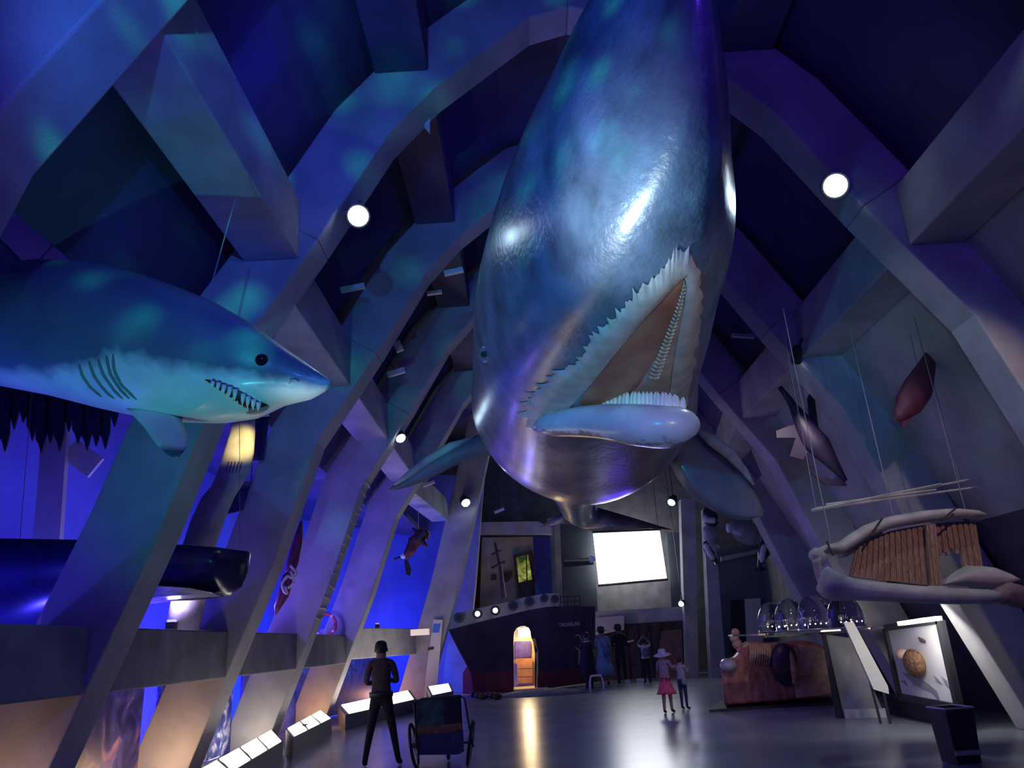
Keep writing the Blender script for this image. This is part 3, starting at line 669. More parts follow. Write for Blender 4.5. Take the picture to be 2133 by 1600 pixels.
# small fittings up among the arches
def fitting(u, v, y, w_, h_, ang, label, m_='board_white'):
    c = AT(u, v, y); t = thing('light_fitting', label, 'light fitting', tuple(c), 'slim pale fittings up in the roof')
    R_ = Matrix.Rotation(math.radians(ang), 3, 'Y')
    MB().box(c, (w_, 0.08, h_), R_).build('housing', MATS[m_], t)
    MB().box(c + V((0, 0.08, 0.05)), (w_ * 0.3, 0.12, 0.06), R_).build('bracket', MATS['dark_steel'], t)
    if u == 825: MB().tube([c + V((0, 0.08, 0.05)), c + V((-0.5, 0.1, 0.7))], 0.012, 6).build('rod', MATS['dark_steel'], t)
    if y > 25: MB().tube([c + V((0, 0.08, 0.05)), V((c.x, c.y + 0.08, 10.3))], 0.012, 6).build('rod', MATS['dark_steel'], t)
for (u, v, y, w_, h_, a, lb) in [(825, 776, 13.6, 0.34, 0.10, -14, 'bright slim box fitting above the floodlight arch'), (735, 600, 10.4, 0.36, 0.07, -8, 'slim dull fitting under the roof behind the shark snout arch'), (945, 566, 10.8, 0.3, 0.07, -10, 'slim dull fitting close beside the whale flank'), (463, 417, 7.0, 0.2, 0.10, 0, 'small square fitting above the shark back'), (905, 565 + 45, 13.0, 0.28, 0.06, -4, 'faint fitting low between roof arches'), (893, 1008, 20.4, 0.34, 0.07, -18, 'slim bright fitting under the beam near the left flipper tip'), (1040, 1064, 29.5, 0.4, 0.1, -20, 'slim fitting above the ship mast'), (1548, 700, 13.4, 0.42, 0.06, 8, 'slim pale fitting beside the whale jaw on the display wall side'), (830, 722, 13.4, 0.14, 0.2, -20, 'small grey junction box on the arch behind the shark nose'), (760, 862, 14.6, 0.14, 0.1, -20, 'small junction box at the knee of an arch behind the shark nose')]:
    fitting(u, v, y, w_, h_, a, lb)
o = MB().prism([AT(884, 206, 8.15), AT(897, 200, 8.15), AT(896, 280, 8.15), AT(885, 268, 8.15)], (0, -0.04, 0)).build('hanging_plate', MATS['board_white']); tag(o, 'narrow pale plate hanging from the arch high above the shark', 'plate')
for (p, q, lb) in [((180, 283), (345, 282), 'thin pale pipe high on the wing wall above the shark'), ((245, 430), (345, 424), 'short pale pipe on the wing wall above the shark back')]:
    t = thing('wall_pipe', lb, 'pipe', tuple(AT(*p, 7.2)))
    MB().tube([AT(*p, 7.2), AT(*q, 7.2)], 0.03, 8).build('pipe', MATS['steel'], t); MB().box(AT(*p, 7.2), (0.1, 0.1, 0.1)).build('clamp', MATS['dark_steel'], t)
# signs in the wing
for (q, y, m_, lb) in [([(478, 1008), (522, 1002), (505, 1062), (470, 1072)], 10.95, 'mural_coral', 'small dark coral picture panel in the wing behind the jawbone'), ([(532, 842), (560, 838), (560, 866), (532, 868)], 11.0, 'board_white', 'small pale sign at the lip of the shark'), ([(524, 872), (560, 866), (548, 958), (520, 960)], 11.12, 'hull_blue', 'dark blue board behind the upper end of the jawbone')]:
    o = MB().prism([AT(u, v, y) for u, v in q], (0, 0.04, 0)).build('wing_sign', MATS[m_]); tag(o, lb, 'sign'); p = AT(*q[1], y); MB().tube([p + V((0, 0.02, -0.05)), V((p.x, y + 0.02, 5.5))], 0.008, 5).build('hanging_rod', MATS['dark_steel'], o)

# ------------------------------------------------------------------ the far end: ship, back wall, screen
mat('hull_paint', (0.05, 0.03, 0.07), 0.45, var=0.3, scale=1.5); mat('hull_red', (0.16, 0.02, 0.04), 0.5, var=0.3, scale=1.5)
mat('bulwark', (0.55, 0.50, 0.52), 0.5, var=0.12, scale=2)
mat('porthole', (0.10, 0.08, 0.08), 0.35, 0.5); mat('porthole_lit', (1, 1, 1), 0.4, emit=(1.0, 0.85, 0.8), es=2.2); mat('porthole_glass', (0.05, 0.05, 0.06), 0.6)
mat('door_wall', (0.85, 0.62, 0.30), 0.6, var=0.1); mat('crate', (0.55, 0.24, 0.08), 0.6, var=0.2, scale=5); mat('poster_violet', (0.12, 0.06, 0.28), 0.5, var=0.3, scale=6)
ship = thing('treasure_ship', 'dark red exhibit ship with white portholed bulwark and a lit arched doorway', 'ship', tuple(V((-0.4, 27.4, 0))))
# plan of the hull side: bow corner near the light boxes, running back and to the right
def hx(u): return lerp([930, 1000, 1070, 1120, 1180, 1240], [26.2, 26.8, 27.3, 27.6, 28.0, 28.6], u)
def hull_pt(u, v): return AT(u, v, hx(u))
def quad_strip(us, top, bot, th, name, m_, rake=0.0, back=0.12):
    pts = []
    for u in us:
        a, b = hull_pt(u, top(u)), hull_pt(u, bot(u)); pts.append([a, b, b + V((0.0, back, 0)), a + V((0.0, back, 0))])
    return MB().loft(pts).build(name, m_, ship)
btop = lambda u: lerp([930, 975, 1020, 1060, 1100, 1140, 1162], [1284, 1272, 1262, 1254, 1243, 1236, 1236], u)
bbot = lambda u: lerp([930, 975, 1020, 1060, 1100, 1140, 1162], [1312, 1302, 1291, 1281, 1271, 1264, 1263], u)
quad_strip([930, 950, 975, 1000, 1020, 1040, 1060, 1080, 1100, 1120, 1140, 1162], btop, bbot, 0.1, 'bulwark', MATS['bulwark'], back=0.2)
for k, (u, v, lit) in enumerate([(957, 1287, 0), (995, 1279, 1), (1032, 1272, 1), (1069, 1262, 0), (1103, 1253, 0), (1134, 1246, 0), (1156, 1248, 0)]):
    c = hull_pt(u, v) + V((0, -0.05, 0)); R_ = Matrix.Rotation(math.radians(90), 3, 'X')
    r = 0.17 if k < 5 else 0.14
    pr = MB().lathe([(r, 0.0), (r, 0.06), (r * 0.52, 0.06), (r * 0.52, 0.0)], c, R_, 20, caps=False).build('porthole', MATS['porthole'], ship)
    MB().lathe([(r * 0.52, 0.0), (r * 0.52, 0.03), (0.01, 0.03)], c, R_, 20).build('pane', MATS['porthole_lit' if lit else 'porthole_glass'], pr)
# hull around the doorway
low = lambda u: lerp([945, 975, 1068, 1115, 1240], [1448, 1444, 1441, 1438, 1420], u)
left_edge = lambda v: lerp([1312, 1360, 1400, 1448], [934, 958, 980, 988], v)
def vstrip(u0, u1, v0f, v1f, m_, name, n=6, back=0.15):
    us = [u0 + (u1 - u0) * i / n for i in range(n + 1)]
    MB().loft([[hull_pt(u, v0f(u)), hull_pt(u, v1f(u)), hull_pt(u, v1f(u)) + V((0, back, 0)), hull_pt(u, v0f(u)) + V((0, back, 0))] for u in us]).build(name, m_, ship)
# raked stem: the hull narrows towards the floor at the bow
us = [0, 1, 2, 3, 4]
rows = []
for v in [1312, 1335, 1360, 1385, 1402]:
    a = left_edge(v); rows.append([hull_pt(a, v + (bbot(a) - 1312) * 0), hull_pt(1070, bbot(1070) + (v - 1312) / (1402 - 1312) * (1398 - bbot(1070)))])
MB().loft([[r[0], r[1], r[1] + V((0, 0.15, 0)), r[0] + V((0, 0.15, 0))] for r in rows]).build('hull_side', MATS['hull_paint'], ship)
MB().loft([[hull_pt(left_edge(v), v), hull_pt(1070, v2), hull_pt(1070, v2) + V((0, 0.15, 0)), hull_pt(left_edge(v), v) + V((0, 0.15, 0))] for v, v2 in ((1402, 1398), (1430, 1424), (1448, 1443))]).build('boot_topping', MATS['hull_red'], ship)
# above the arch of the door
arch = [(1070, 1330), (1071, 1318), (1076, 1309), (1084, 1305), (1093, 1304), (1101, 1308), (1105, 1316), (1107, 1330)]
poly = [hull_pt(1069, bbot(1069)), hull_pt(1115, bbot(1115))] + [hull_pt(1115, 1330)] + [hull_pt(u, v) for u, v in reversed(arch)] + [hull_pt(1069, 1330)]
n_ = len(arch); top_l = []
MB().loft([[hull_pt(u, v), hull_pt(u2, bbot(u2)), hull_pt(u2, bbot(u2)) + V((0, 0.15, 0)), hull_pt(u, v) + V((0, 0.15, 0))] for (u, v), u2 in zip([(1068.5, 1330)] + arch + [(1115, 1330)], [1068.5, 1070, 1073, 1078, 1086, 1093, 1100, 1105, 1109, 1115])]).build('door_head', MATS['hull_paint'], ship)
# jagged broken planks at the right of the doorway
MB().prism([hull_pt(u, v) for u, v in [(1107, 1330), (1115, 1330), (1119, 1350), (1120, 1440), (1116, 1440), (1121, 1400), (1117, 1378), (1114, 1362), (1121, 1357), (1113, 1342), (1110, 1336)]], (0, 0.15, 0)).build('broken_plank', MATS['door_wall'], ship)
vstrip(1114, 1240, bbot, lambda u: lerp([1114, 1240], [1400, 1388], u), MATS['hull_paint'], 'hull_side', 8)
vstrip(1114, 1240, lambda u: lerp([1114, 1240], [1400, 1388], u), low, MATS['hull_red'], 'boot_topping', 8)
# room seen through the doorway
t = ship
MB().box(AT(1092, 1380, 29.3) , (1.6, 0.06, 2.9)).build('room_wall', MATS['door_wall'], ship)
MB().box(V((AT(1092, 1380, 28.5).x, 28.3, 0.03)), (1.5, 1.9, 0.06)).build('room_floor', MATS['door_wall'], ship)
MB().prism([AT(1073, 1336, 29.15), AT(1106, 1336, 29.15), AT(1106, 1368, 29.15), AT(1073, 1371, 29.15)], (0, 0.05, 0)).build('poster', MATS['poster_violet'], ship)
for (va, vb) in ((1372, 1393), (1394.5, 1410), (1411.5, 1424)):
    MB().prism([AT(1074, va, 28.9), AT(1109, va - 1, 28.9), AT(1109, vb - 1, 28.9), AT(1074, vb, 28.9)], (0, 0.2, 0)).build('crate_board', MATS['crate'], ship)
MB().box(AT(1092, 1318, 28.8), (0.42, 0.3, 0.32)).build('ceiling_lamp', mat('room_lamp', (1, 1, 1), 0.5, emit=(1, 0.92, 0.75), es=4), ship)
MB().prism([AT(1072, 1382, 27.9), AT(1077, 1383, 27.9), AT(1079, 1425, 27.9), AT(1072, 1432, 27.9)], (0, 0.05, 0)).build('door_leaf', MATS['board_white'], ship)
light('POINT', 'ship_room_light', AT(1092, 1335, 28.2), (1.0, 0.72, 0.35), 60, None, 0.15)
# lettering, rail and oval plate on the hull
def text(s, loc, size, m_, parent, rot, name='lettering', ext=0.01):
    cu = bpy.data.curves.new(name, 'FONT'); cu.body = s; cu.size = size; cu.extrude = ext; cu.align_x = 'CENTER'; cu.align_y = 'CENTER'
    tmp = bpy.data.objects.new('tmp', cu); col.objects.link(tmp); dg = bpy.context.evaluated_depsgraph_get()
    me = bpy.data.meshes.new_from_object(tmp.evaluated_get(dg)); bpy.data.objects.remove(tmp); me.name = name
    o = bpy.data.objects.new(name, me); me.materials.clear(); me.materials.append(m_); col.objects.link(o); o.location = loc; o.rotation_euler = rot
    if parent is not None: put(o, parent)
    return o
text('TREASURE', hull_pt(1186, 1301) + V((0, -0.12, 0)), 0.17, MATS['bulwark'], ship, (math.radians(90), math.radians(-1.5), math.radians(14)))
rc = hull_pt(1204, 1338) + V((0, -0.04, 0))
MB().tube([rc + V((0.13 * math.cos(a), 0, 0.24 * math.sin(a))) for a in [2 * math.pi * k / 20 for k in range(21)]], 0.015, 6).build('oval_plate', MATS['bulwark'], ship)
for k in range(3):
    v = 1244 + 10 * k; MB().tube([hull_pt(1168, v), hull_pt(1208, v - 2)], 0.018, 6).build('rail_bar', MATS['dark_steel'], ship)
for u in (1168, 1182, 1196, 1208): MB().tube([hull_pt(u, 1240), hull_pt(u, 1274)], 0.022, 6).build('rail_post', MATS['dark_steel'], ship)
# mast with yards and crow net
mp = [AT(1050, 1245, 29.0), AT(1042, 1180, 29.0), AT(1031, 1130, 29.0)]
MB().tube(mp, [0.09, 0.07, 0.05], 8).build('mast', MATS['dark_wood'], ship)
MB().tube([AT(1024, 1184, 28.95), AT(1052, 1170, 28.95)], 0.05, 8).build('yard', MATS['dark_wood'], ship)
MB().tube([AT(1024, 1156, 28.95), AT(1044, 1146, 28.95)], 0.04, 8).build('yard', MATS['dark_wood'], ship)
# sand apron in front of the ship
o = MB().lathe([(1.7, 0.0), (1.3, 0.10), (0.6, 0.17), (0.05, 0.2)], FL(1132, 1448), Matrix.Diagonal((0.78, 0.34, 1)), 28).build('sand_mound', mat('sand', (0.30, 0.29, 0.27), 0.9, var=0.2, scale=8, bump=0.4), smooth=True)
tag(o, 'low sand mound on the floor before the ship doorway', 'sand')
for k in range(6):
    p = FL(986 + 10 * k, 1453 + (k % 3) * 2); o = MB().ball(p + V((0, 0, 0.08)), (0.11 + 0.02 * (k % 3), 0.11, 0.10), 9, 6).build('rock', MATS['dark_wood']); tag(o, 'small dark rock at the foot of the ship hull', 'rock', 'rocks along the ship hull')
o = MB().prism([AT(964, 1402, 26.85), AT(974, 1386, 26.85), AT(984, 1402, 26.85), AT(987, 1446, 26.85), AT(964, 1446, 26.85)], (0, 0.2, 0)).build('red_board', mat('coral_red', (0.65, 0.08, 0.06), 0.5)); tag(o, 'bright red board leaning under the ship bow', 'board')
# poster stand beside the pillar
ps = thing('poster_panel', 'narrow white and blue poster panel on the pillar beside the ship bow', 'poster', tuple(AT(912, 1380, 24.9)))
MB().prism([AT(903, 1291, 24.9), AT(922, 1291, 24.9), AT(914, 1388, 24.9), AT(908, 1462, 24.9), AT(882, 1462, 24.9), AT(889, 1388, 24.9)], (0, 0.04, 0)).build('board', MATS['board_white'], ps)
MB().prism([AT(903, 1300, 24.88), AT(918, 1300, 24.88), AT(914, 1318, 24.88), AT(900, 1318, 24.88)], (0, 0.02, 0)).build('picture', mat('poster_blue', (0.05, 0.2, 0.8), 0.4), ps)
MB().prism([AT(892, 1349, 24.88), AT(904, 1347, 24.88), AT(903, 1353, 24.88), AT(891, 1355, 24.88)], (0, 0.02, 0)).build('print_block', MATS['black_paint'], ps)

# --- back wall details
mat('tan_wall', (0.42, 0.36, 0.27), 0.8, var=0.15, scale=2); mat('wall_grey', (0.12, 0.15, 0.18), 0.85, var=0.15, scale=1)
bp = thing('tan_backdrop', 'tan painted backdrop wall rising behind the ship mast', 'backdrop', tuple(V((AT(1050, 1300, 31.5).x, 31.5, 0))))
q = [AT(1004, 1120, 31.5), AT(1112, 1118, 31.5), AT(1124, 1424, 31.5), AT(994, 1432, 31.5)]
MB().prism(q, (0, 0.1, 0)).build('wall_board', MATS['tan_wall'], bp)
fr_ = MB()
fp = [AT(1072, 1158, 31.3), AT(1103, 1152, 31.3), AT(1112, 1210, 31.3), AT(1078, 1218, 31.3)]
for i in range(4): fr_.bar(fp[i], fp[(i + 1) % 4], 0.12, 0.12, (0, 1, 0))
wf = fr_.build('window_frame', MATS['dark_wood'], bp)
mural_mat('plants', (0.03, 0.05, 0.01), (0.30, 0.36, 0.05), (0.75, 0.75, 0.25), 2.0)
pn = MB().prism([p + V((0, 0.02, 0)) for p in fp], (0, 0.03, 0)).build('window_pane', MATS['plants'], wf)
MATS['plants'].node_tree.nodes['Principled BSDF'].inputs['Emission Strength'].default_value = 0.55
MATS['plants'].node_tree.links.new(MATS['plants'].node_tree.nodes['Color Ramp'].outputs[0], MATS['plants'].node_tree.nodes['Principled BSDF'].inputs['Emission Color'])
MB().bar(AT(1096, 1156, 31.25), AT(1098, 1212, 31.25), 0.05, 0.05).build('mullion', MATS['dark_wood'], wf)
for q in ([(1024, 1198), (1034, 1197), (1034, 1208), (1024, 1209)], [(1048, 1192), (1066, 1190), (1067, 1200), (1058, 1212), (1050, 1211)]):
    MB().prism([AT(u, v, 31.4) for u, v in q], (0, 0.05, 0)).build('print_block', MATS['dark_wood'], bp)
MB().prism([AT(1078, 1219, 31.3), AT(1112, 1212, 31.3), AT(1115, 1242, 31.3), AT(1078, 1244, 31.3)], (0, 0.1, 0)).build('dado_panel', MATS['dark_wood'], bp)
def wall_slab(px, y, th, m_, name, label, cat, **k):
    o = MB().prism([AT(u, v, y) for u, v in px], (0, th, 0)).build(name, MATS[m_]); return tag(o, label, cat, **k)
wall_slab([(1110, 1118), (1146, 1116), (1158, 1424), (1124, 1426)], 30.95, 0.2, 'hull_blue', 'dark_recess', 'dark blue upright panel between the backdrop and the far column', 'panel')
wall_slab([(990, 1088), (1120, 1086), (1150, 1100), (1150, 1112), (1000, 1112)], 30.5, 0.4, 'concrete', 'end_beam', 'grey concrete beam over the ship mast', 'beam', kind='structure')
wall_slab([(1140, 1080), (1166, 1078), (1178, 1400), (1152, 1400)], 31.4, 0.5, 'concrete', 'far_column', 'square concrete column between the backdrop and the bright screen', 'column', kind='structure')
wall_slab([(1166, 1090), (1236, 1086), (1246, 1290), (1176, 1290)], 33.4, 0.2, 'wall_grey', 'wall_panel', 'dark wall panel carrying a pale pipe beside the screen', 'panel')
pp = thing('wall_pipe', 'pale horizontal pipe with a round valve beside the bright screen', 'pipe', tuple(AT(1205, 1166, 33.0)))
MB().tube([AT(1175, 1168, 33.0), AT(1236, 1164, 33.0)], 0.06, 8).build('pipe', MATS['steel'], pp)
MB().lathe([(0.14, -0.05), (0.14, 0.05), (0.05, 0.05)], AT(1233, 1165, 32.9), Matrix.Rotation(math.radians(90), 3, 'X'), 14).build('valve', MATS['steel'], pp)
MB().prism([AT(1175, 1172, 33.1), AT(1236, 1168, 33.1), AT(1237, 1176, 33.1), AT(1176, 1181, 33.1)], (0, 0.1, 0)).build('shelf', MATS['black_paint'], pp)
scr = thing('projection_screen', 'large overexposed white projection screen glowing on the end wall', 'screen', tuple(AT(1312, 1215, 33.0)))
MB().prism([AT(1235.5, 1111, 33.0), AT(1374, 1105, 33.0), AT(1389, 1205, 33.0), AT(1247.5, 1218, 33.0)], (0, 0.05, 0)).build('screen_sheet', MATS['screen_glow'], scr)
for a, b in (((1234, 1109), (1376, 1103)), ((1246, 1220), (1391, 1207))): MB().tube([AT(*a, 32.98), AT(*b, 32.98)], 0.05, 8).build('batten', MATS['dark_steel'], scr)
for u in (1240, 1372): a = AT(u, 1108, 32.98); MB().tube([a, V((a.x, a.y, 10.3))], 0.012, 6).build('hanging_cable', MATS['dark_steel'], scr)
light('AREA', 'screen_light', AT(1312, 1160, 32.6), (0.9, 0.95, 1.0), 70, (1.5, 15, 0), 2.0)
wall_slab([(1388, 1110), (1425, 1108), (1440, 1290), (1402, 1292)], 33.3, 0.2, 'wall_grey', 'wall_panel', 'pale grey wall panel right beside the bright screen', 'panel')
# gallery ledge under the screen, with the dark stall below it
lg = thing('gallery_ledge', 'long grey gallery ledge below the bright screen', 'ledge', tuple(AT(1340, 1290, 30.5))); lg['kind'] = 'structure'
MB().prism([AT(1232, 1275, 30.5), AT(1443, 1262, 30.5), AT(1446, 1298, 30.5), AT(1236, 1318, 30.5)], (0, 1.5, 0)).build('fascia', MATS['concrete'], lg)
st = thing('dark_stall', 'dark timber exhibit stall under the gallery ledge behind the visitors', 'stall', tuple(V((AT(1330, 1420, 30.4).x, 30.4, 0))))
a, b = AT(1226, 1424, 30.2), AT(1450, 1410, 30.2); zt = 2.0
MB().add([V((a.x, 30.4, 0)), V((b.x, 30.4, 0)), V((b.x, 30.4, 1.95)), V((a.x, 30.4, 1.95)), V((a.x, 31.4, 0)), V((b.x, 31.4, 0)), V((b.x, 31.4, 1.95)), V((a.x, 31.4, 1.95))], [(0, 1, 2, 3), (4, 7, 6, 5), (0, 4, 5, 1), (1, 5, 6, 2), (2, 6, 7, 3), (3, 7, 4, 0)]).build('front', MATS['dark_wood'], st)
for k in range(9): x = a.x + (b.x - a.x) * (k + 0.5) / 9; MB().box((x, 30.37, 0.98), (0.05, 0.06, 1.9)).build('batten', MATS['hull_paint'], st)
MB().prism([AT(1232, 1288, 30.2), AT(1300, 1282, 30.2), AT(1300, 1312, 30.2), AT(1240, 1324, 30.2)], (0, 0.08, 0)).build('pale_sign', mat('sign_pale', (0.55, 0.48, 0.45), 0.6), st)
MB().prism([AT(1306, 1336, 30.25), AT(1320, 1333, 30.25), AT(1320, 1336, 30.25), AT(1306, 1339, 30.25)], (0, 0.05, 0)).build('label_plate', MATS['board_white'], st)
MB().prism([AT(1378, 1315, 30.3), AT(1420, 1310, 30.3), AT(1424, 1412, 30.3), AT(1366, 1416, 30.3)], (0, 0.06, 0)).build('warm_panel', mat('warm_brown', (0.20, 0.11, 0.09), 0.7, var=0.2), st)
for q in ([(1304, 1418), (1311, 1418), (1311, 1422), (1304, 1422)], [(1327, 1416), (1349, 1415), (1349, 1419), (1327, 1420)]):
    p = [FL(q[0][0], q[0][1] + 6), FL(q[1][0], q[1][1] + 6)]; o = MB().bar(p[0] + V((0, 0, 0.06)), p[1] + V((0, 0, 0.06)), 0.12, 0.12).build('kick_block', MATS['board_white']); tag(o, 'small pale block on the floor at the foot of the stall', 'block', 'pale blocks before the stall')
# far columns right of the screen
for (q, y, lb) in [([(1418, 1040), (1448, 1038), (1456, 1420), (1430, 1420)], 30.0, 'slim upright concrete column right of the screen and ledge'), ([(1466, 1060), (1486, 1060), (1514, 1420), (1482, 1420)], 28.5, 'slim upright column beside the hanging dolphins')]:
    wall_slab(q, y, 0.5, 'concrete', 'far_column', lb, 'column', kind='structure')
wall_slab([(1486, 1150), (1606, 1120), (1640, 1420), (1500, 1420)], 31.5, 0.2, 'wall_grey', 'wall_panel', 'grey wall panel behind the hanging dolphins', 'panel')
wall_slab([(1502, 1160), (1590, 1142), (1592, 1150), (1503, 1169)], 31.3, 0.15, 'concrete', 'wall_rail', 'pale rail across the wall behind the hanging dolphins', 'rail')
wall_slab([(1524, 1250), (1545, 1250), (1556, 1420), (1526, 1420)], 31.3, 0.12, 'black_paint', 'door_1', 'narrow dark doorway leaf in the far wall', 'door', kind='structure')
wall_slab([(1552, 1248), (1584, 1246), (1590, 1340), (1556, 1342)], 31.2, 0.1, 'board_white', 'notice_board', 'pale notice board in the far wall behind the clear domes', 'board')

# ------------------------------------------------------------------ right side
# hanging whale skull with baleen
sk = thing('whale_skull', 'arched whale skull with brown baleen curtain and long jawbone hanging on wires', 'skull', tuple(AT(1900, 1160, 9.3)))
YK = 9.3
def band(top, bot, y0, y1, th, name, m_, n=26):
    T, B = resample(top, n), resample(bot, n); rings = []
    for i in range(n):
        y = y0 + (y1 - y0) * i / (n - 1); a, b = AT(*T[i], y), AT(*B[i], y); c = (a + b) / 2; h = (a - b) / 2
        rings.append([c + h * math.cos(t) + V((0, th * math.sin(t), 0)) for t in [2 * math.pi * k / 10 for k in range(10)]])
    return MB().loft(rings).build(name, m_, sk, smooth=True)
band([(1692, 1148), (1716, 1135), (1745, 1130), (1770, 1112), (1800, 1094), (1850, 1076), (1920, 1064), (1980, 1059), (2030, 1064), (2042, 1074)], [(1700, 1160), (1718, 1150), (1748, 1158), (1775, 1140), (1810, 1118), (1855, 1101), (1920, 1090), (1985, 1082), (2025, 1080), (2042, 1078)], YK, YK + 0.1, 0.16, 'rostrum', MATS['bone'])
band([(1742, 1132), (1760, 1140), (1790, 1122), (1830, 1106)], [(1735, 1150), (1752, 1165), (1785, 1150), (1828, 1122)], YK + 0.28, YK + 0.3, 0.14, 'rostrum', MATS['bone'], 12)
band([(1690, 1145), (1700, 1140), (1712, 1146), (1718, 1160)], [(1692, 1165), (1702, 1185), (1712, 1180), (1719, 1166)], YK - 0.15, YK - 0.1, 0.12, 'snout_tip', MATS['bone'], 10)
band([(1708, 1160), (1712, 1190), (1716, 1225), (1720, 1240)], [(1692, 1168), (1700, 1200), (1712, 1232), (1719, 1242)], YK - 0.2, YK - 0.15, 0.08, 'chin_bone', MATS['bone'], 10)
jawb = band([(1708, 1215), (1718, 1175), (1740, 1190), (1775, 1205), (1830, 1212), (1900, 1219), (1980, 1225), (2062, 1228), (2075, 1232)], [(1712, 1235), (1722, 1250), (1745, 1252), (1780, 1251), (1830, 1253), (1900, 1257), (1980, 1259), (2062, 1258), (2072, 1254)], YK - 0.35, YK - 0.55, 0.15, 'jawbone', MATS['bone'])
band([(1960, 1214), (2010, 1178), (2060, 1180), (2095, 1195), (2105, 1206)], [(1960, 1219), (2010, 1222), (2060, 1224), (2090, 1222), (2104, 1214)], YK, YK - 0.1, 0.2, 'cranium', MATS['bone'], 14)
band([(2078, 1224), (2100, 1212), (2125, 1218), (2150, 1240)], [(2078, 1258), (2100, 1262), (2125, 1268), (2150, 1262)], YK - 0.4, YK - 0.3, 0.16, 'condyle', mat('bone_red', (0.30, 0.17, 0.16), 0.8, var=0.3, scale=8), 10)
mat('baleen_brown', (0.26, 0.14, 0.08), 0.8, color2=(0.42, 0.27, 0.17), scale=18, bump=0.6, bscale=40, stretch=(3, 3, 0.4))
RT = [(1785, 1142), (1810, 1126), (1855, 1106), (1920, 1094), (1985, 1087), (2030, 1085)]; RB = [(1770, 1200), (1810, 1206), (1860, 1211), (1920, 1218), (1985, 1222), (2050, 1205)]
T, B = resample(RT, 44), resample(RB, 44)
for k in range(43):
    if 29 <= k <= 36: lo_ = 0.42 + 0.05 * (k % 3)
    else: lo_ = 1.0
    y = YK + 0.1 - 0.025 * (k % 2) - (0.14 if k in (26, 27, 28) else 0) + (0.06 if k > 28 else 0)
    a, b = AT(*T[k], y), AT(*T[k + 1], y); c, d = AT(*B[k + 1], y - 0.12), AT(*B[k], y - 0.12)
    c, d = b.lerp(c, lo_), a.lerp(d, lo_)
    MB().prism([a, b + (b - a) * 0.3, c.lerp(d, -0.25), d.lerp(c, 0.15)], (0, 0.05, 0)).build('baleen_plate', MATS['baleen_brown'], sk)
for (u, v) in [(1730, 1128), (1860, 1073), (2010, 1060)]:
    a = AT(u, v, YK); MB().tube([a, V((a.x - 0.05, a.y, 5.5))], 0.006, 5).build('hanging_wire', MATS['wire'], sk)
for (p, q) in [((1722, 1128), (1736, 1158)), ((1838, 1080), (1812, 1116)), ((1992, 1058), (1962, 1084))]:
    MB().tube([AT(*p, YK - 0.18), AT(*q, YK - 0.2)], 0.012, 5).build('lashing', MATS['dark_wood'], sk)
# bundle of thin poles above the skull
pb = thing('pole_bundle', 'loose bundle of thin pale poles hanging above the whale skull', 'poles', tuple(AT(1860, 1030, 9.8)))
for (p, q) in [((1690, 1064), (2044, 994)), ((1695, 1062), (1960, 1008)), ((1700, 1060), (2040, 1014)), ((1720, 1052), (1950, 1020))]:
    MB().tube([AT(*p, 9.8), AT(*q, 9.7)], [0.022, 0.012], 6).build('pole', MATS['bone'], pb)
MB().tube([AT(1700, 1060, 9.8), V((AT(1700, 1060, 9.8).x, 9.8, 5.4))], 0.005, 5).build('hanging_wire', MATS['wire'], pb)
MB().tube([AT(2000, 1004, 9.75), V((AT(2000, 1004, 9.75).x - 0.05, 9.75, 5.4))], 0.005, 5).build('hanging_wire', MATS['wire'], pb)
# dark red solid standing in for a dolphin's cast shadow on the wall
def fish(cl, widths, y, name, label, cat, m_, fins, depth=0.6):
    t = thing(name, label, cat, tuple(AT(*cl[len(cl) // 2], y))); n = 22; C_ = resample(cl, n); rings = []
    for i in range(n):
        s = i / (n - 1); wd = lerp([k / (len(widths) - 1) for k in range(len(widths))], widths, s); c = AT(*C_[i], y)
        d = AT(*C_[min(i + 1, n - 1)], y) - AT(*C_[max(i - 1, 0)], y); d.normalize(); x = d.cross(V((0, 1, 0))).normalized(); h = wd * c.y / 1500
        rings.append([c + x * h * math.cos(a) + V((0, h * depth * math.sin(a), 0)) for a in [2 * math.pi * k / 12 for k in range(12)]])
    MB().loft(rings).build('body', m_, t, smooth=True)
    for (nm, poly) in fins: MB().prism([AT(u, v, y) for u, v in poly], (0, 0.04, 0)).build(nm, m_, t)
    a = AT(*C_[n // 2], y); MB().tube([a, V((a.x, y, 5.45 if y < 19 else 10.3))], 0.005 if y < 19 else 0.01, 5).build('hanging_wire', MATS['wire'], t)
    return t
mat('shadow_red', (0.16, 0.03, 0.05), 0.5, var=0.3); mat('model_dark', (0.03, 0.02, 0.06), 0.5, var=0.3)
fish([(1944, 690), (1940, 725), (1930, 765), (1912, 810), (1888, 848), (1868, 874)], [2, 8, 20, 30, 28, 8], 9.6, 'dolphin_shadow', 'dark red solid shape standing in for a dolphin shadow on the brightest wall panel', 'shadow', MATS['shadow_red'], [('tail_fin', [(1944, 686), (1952, 690), (1948, 706), (1938, 704)]), ('flipper', [(1875, 862), (1900, 872), (1880, 890)])])
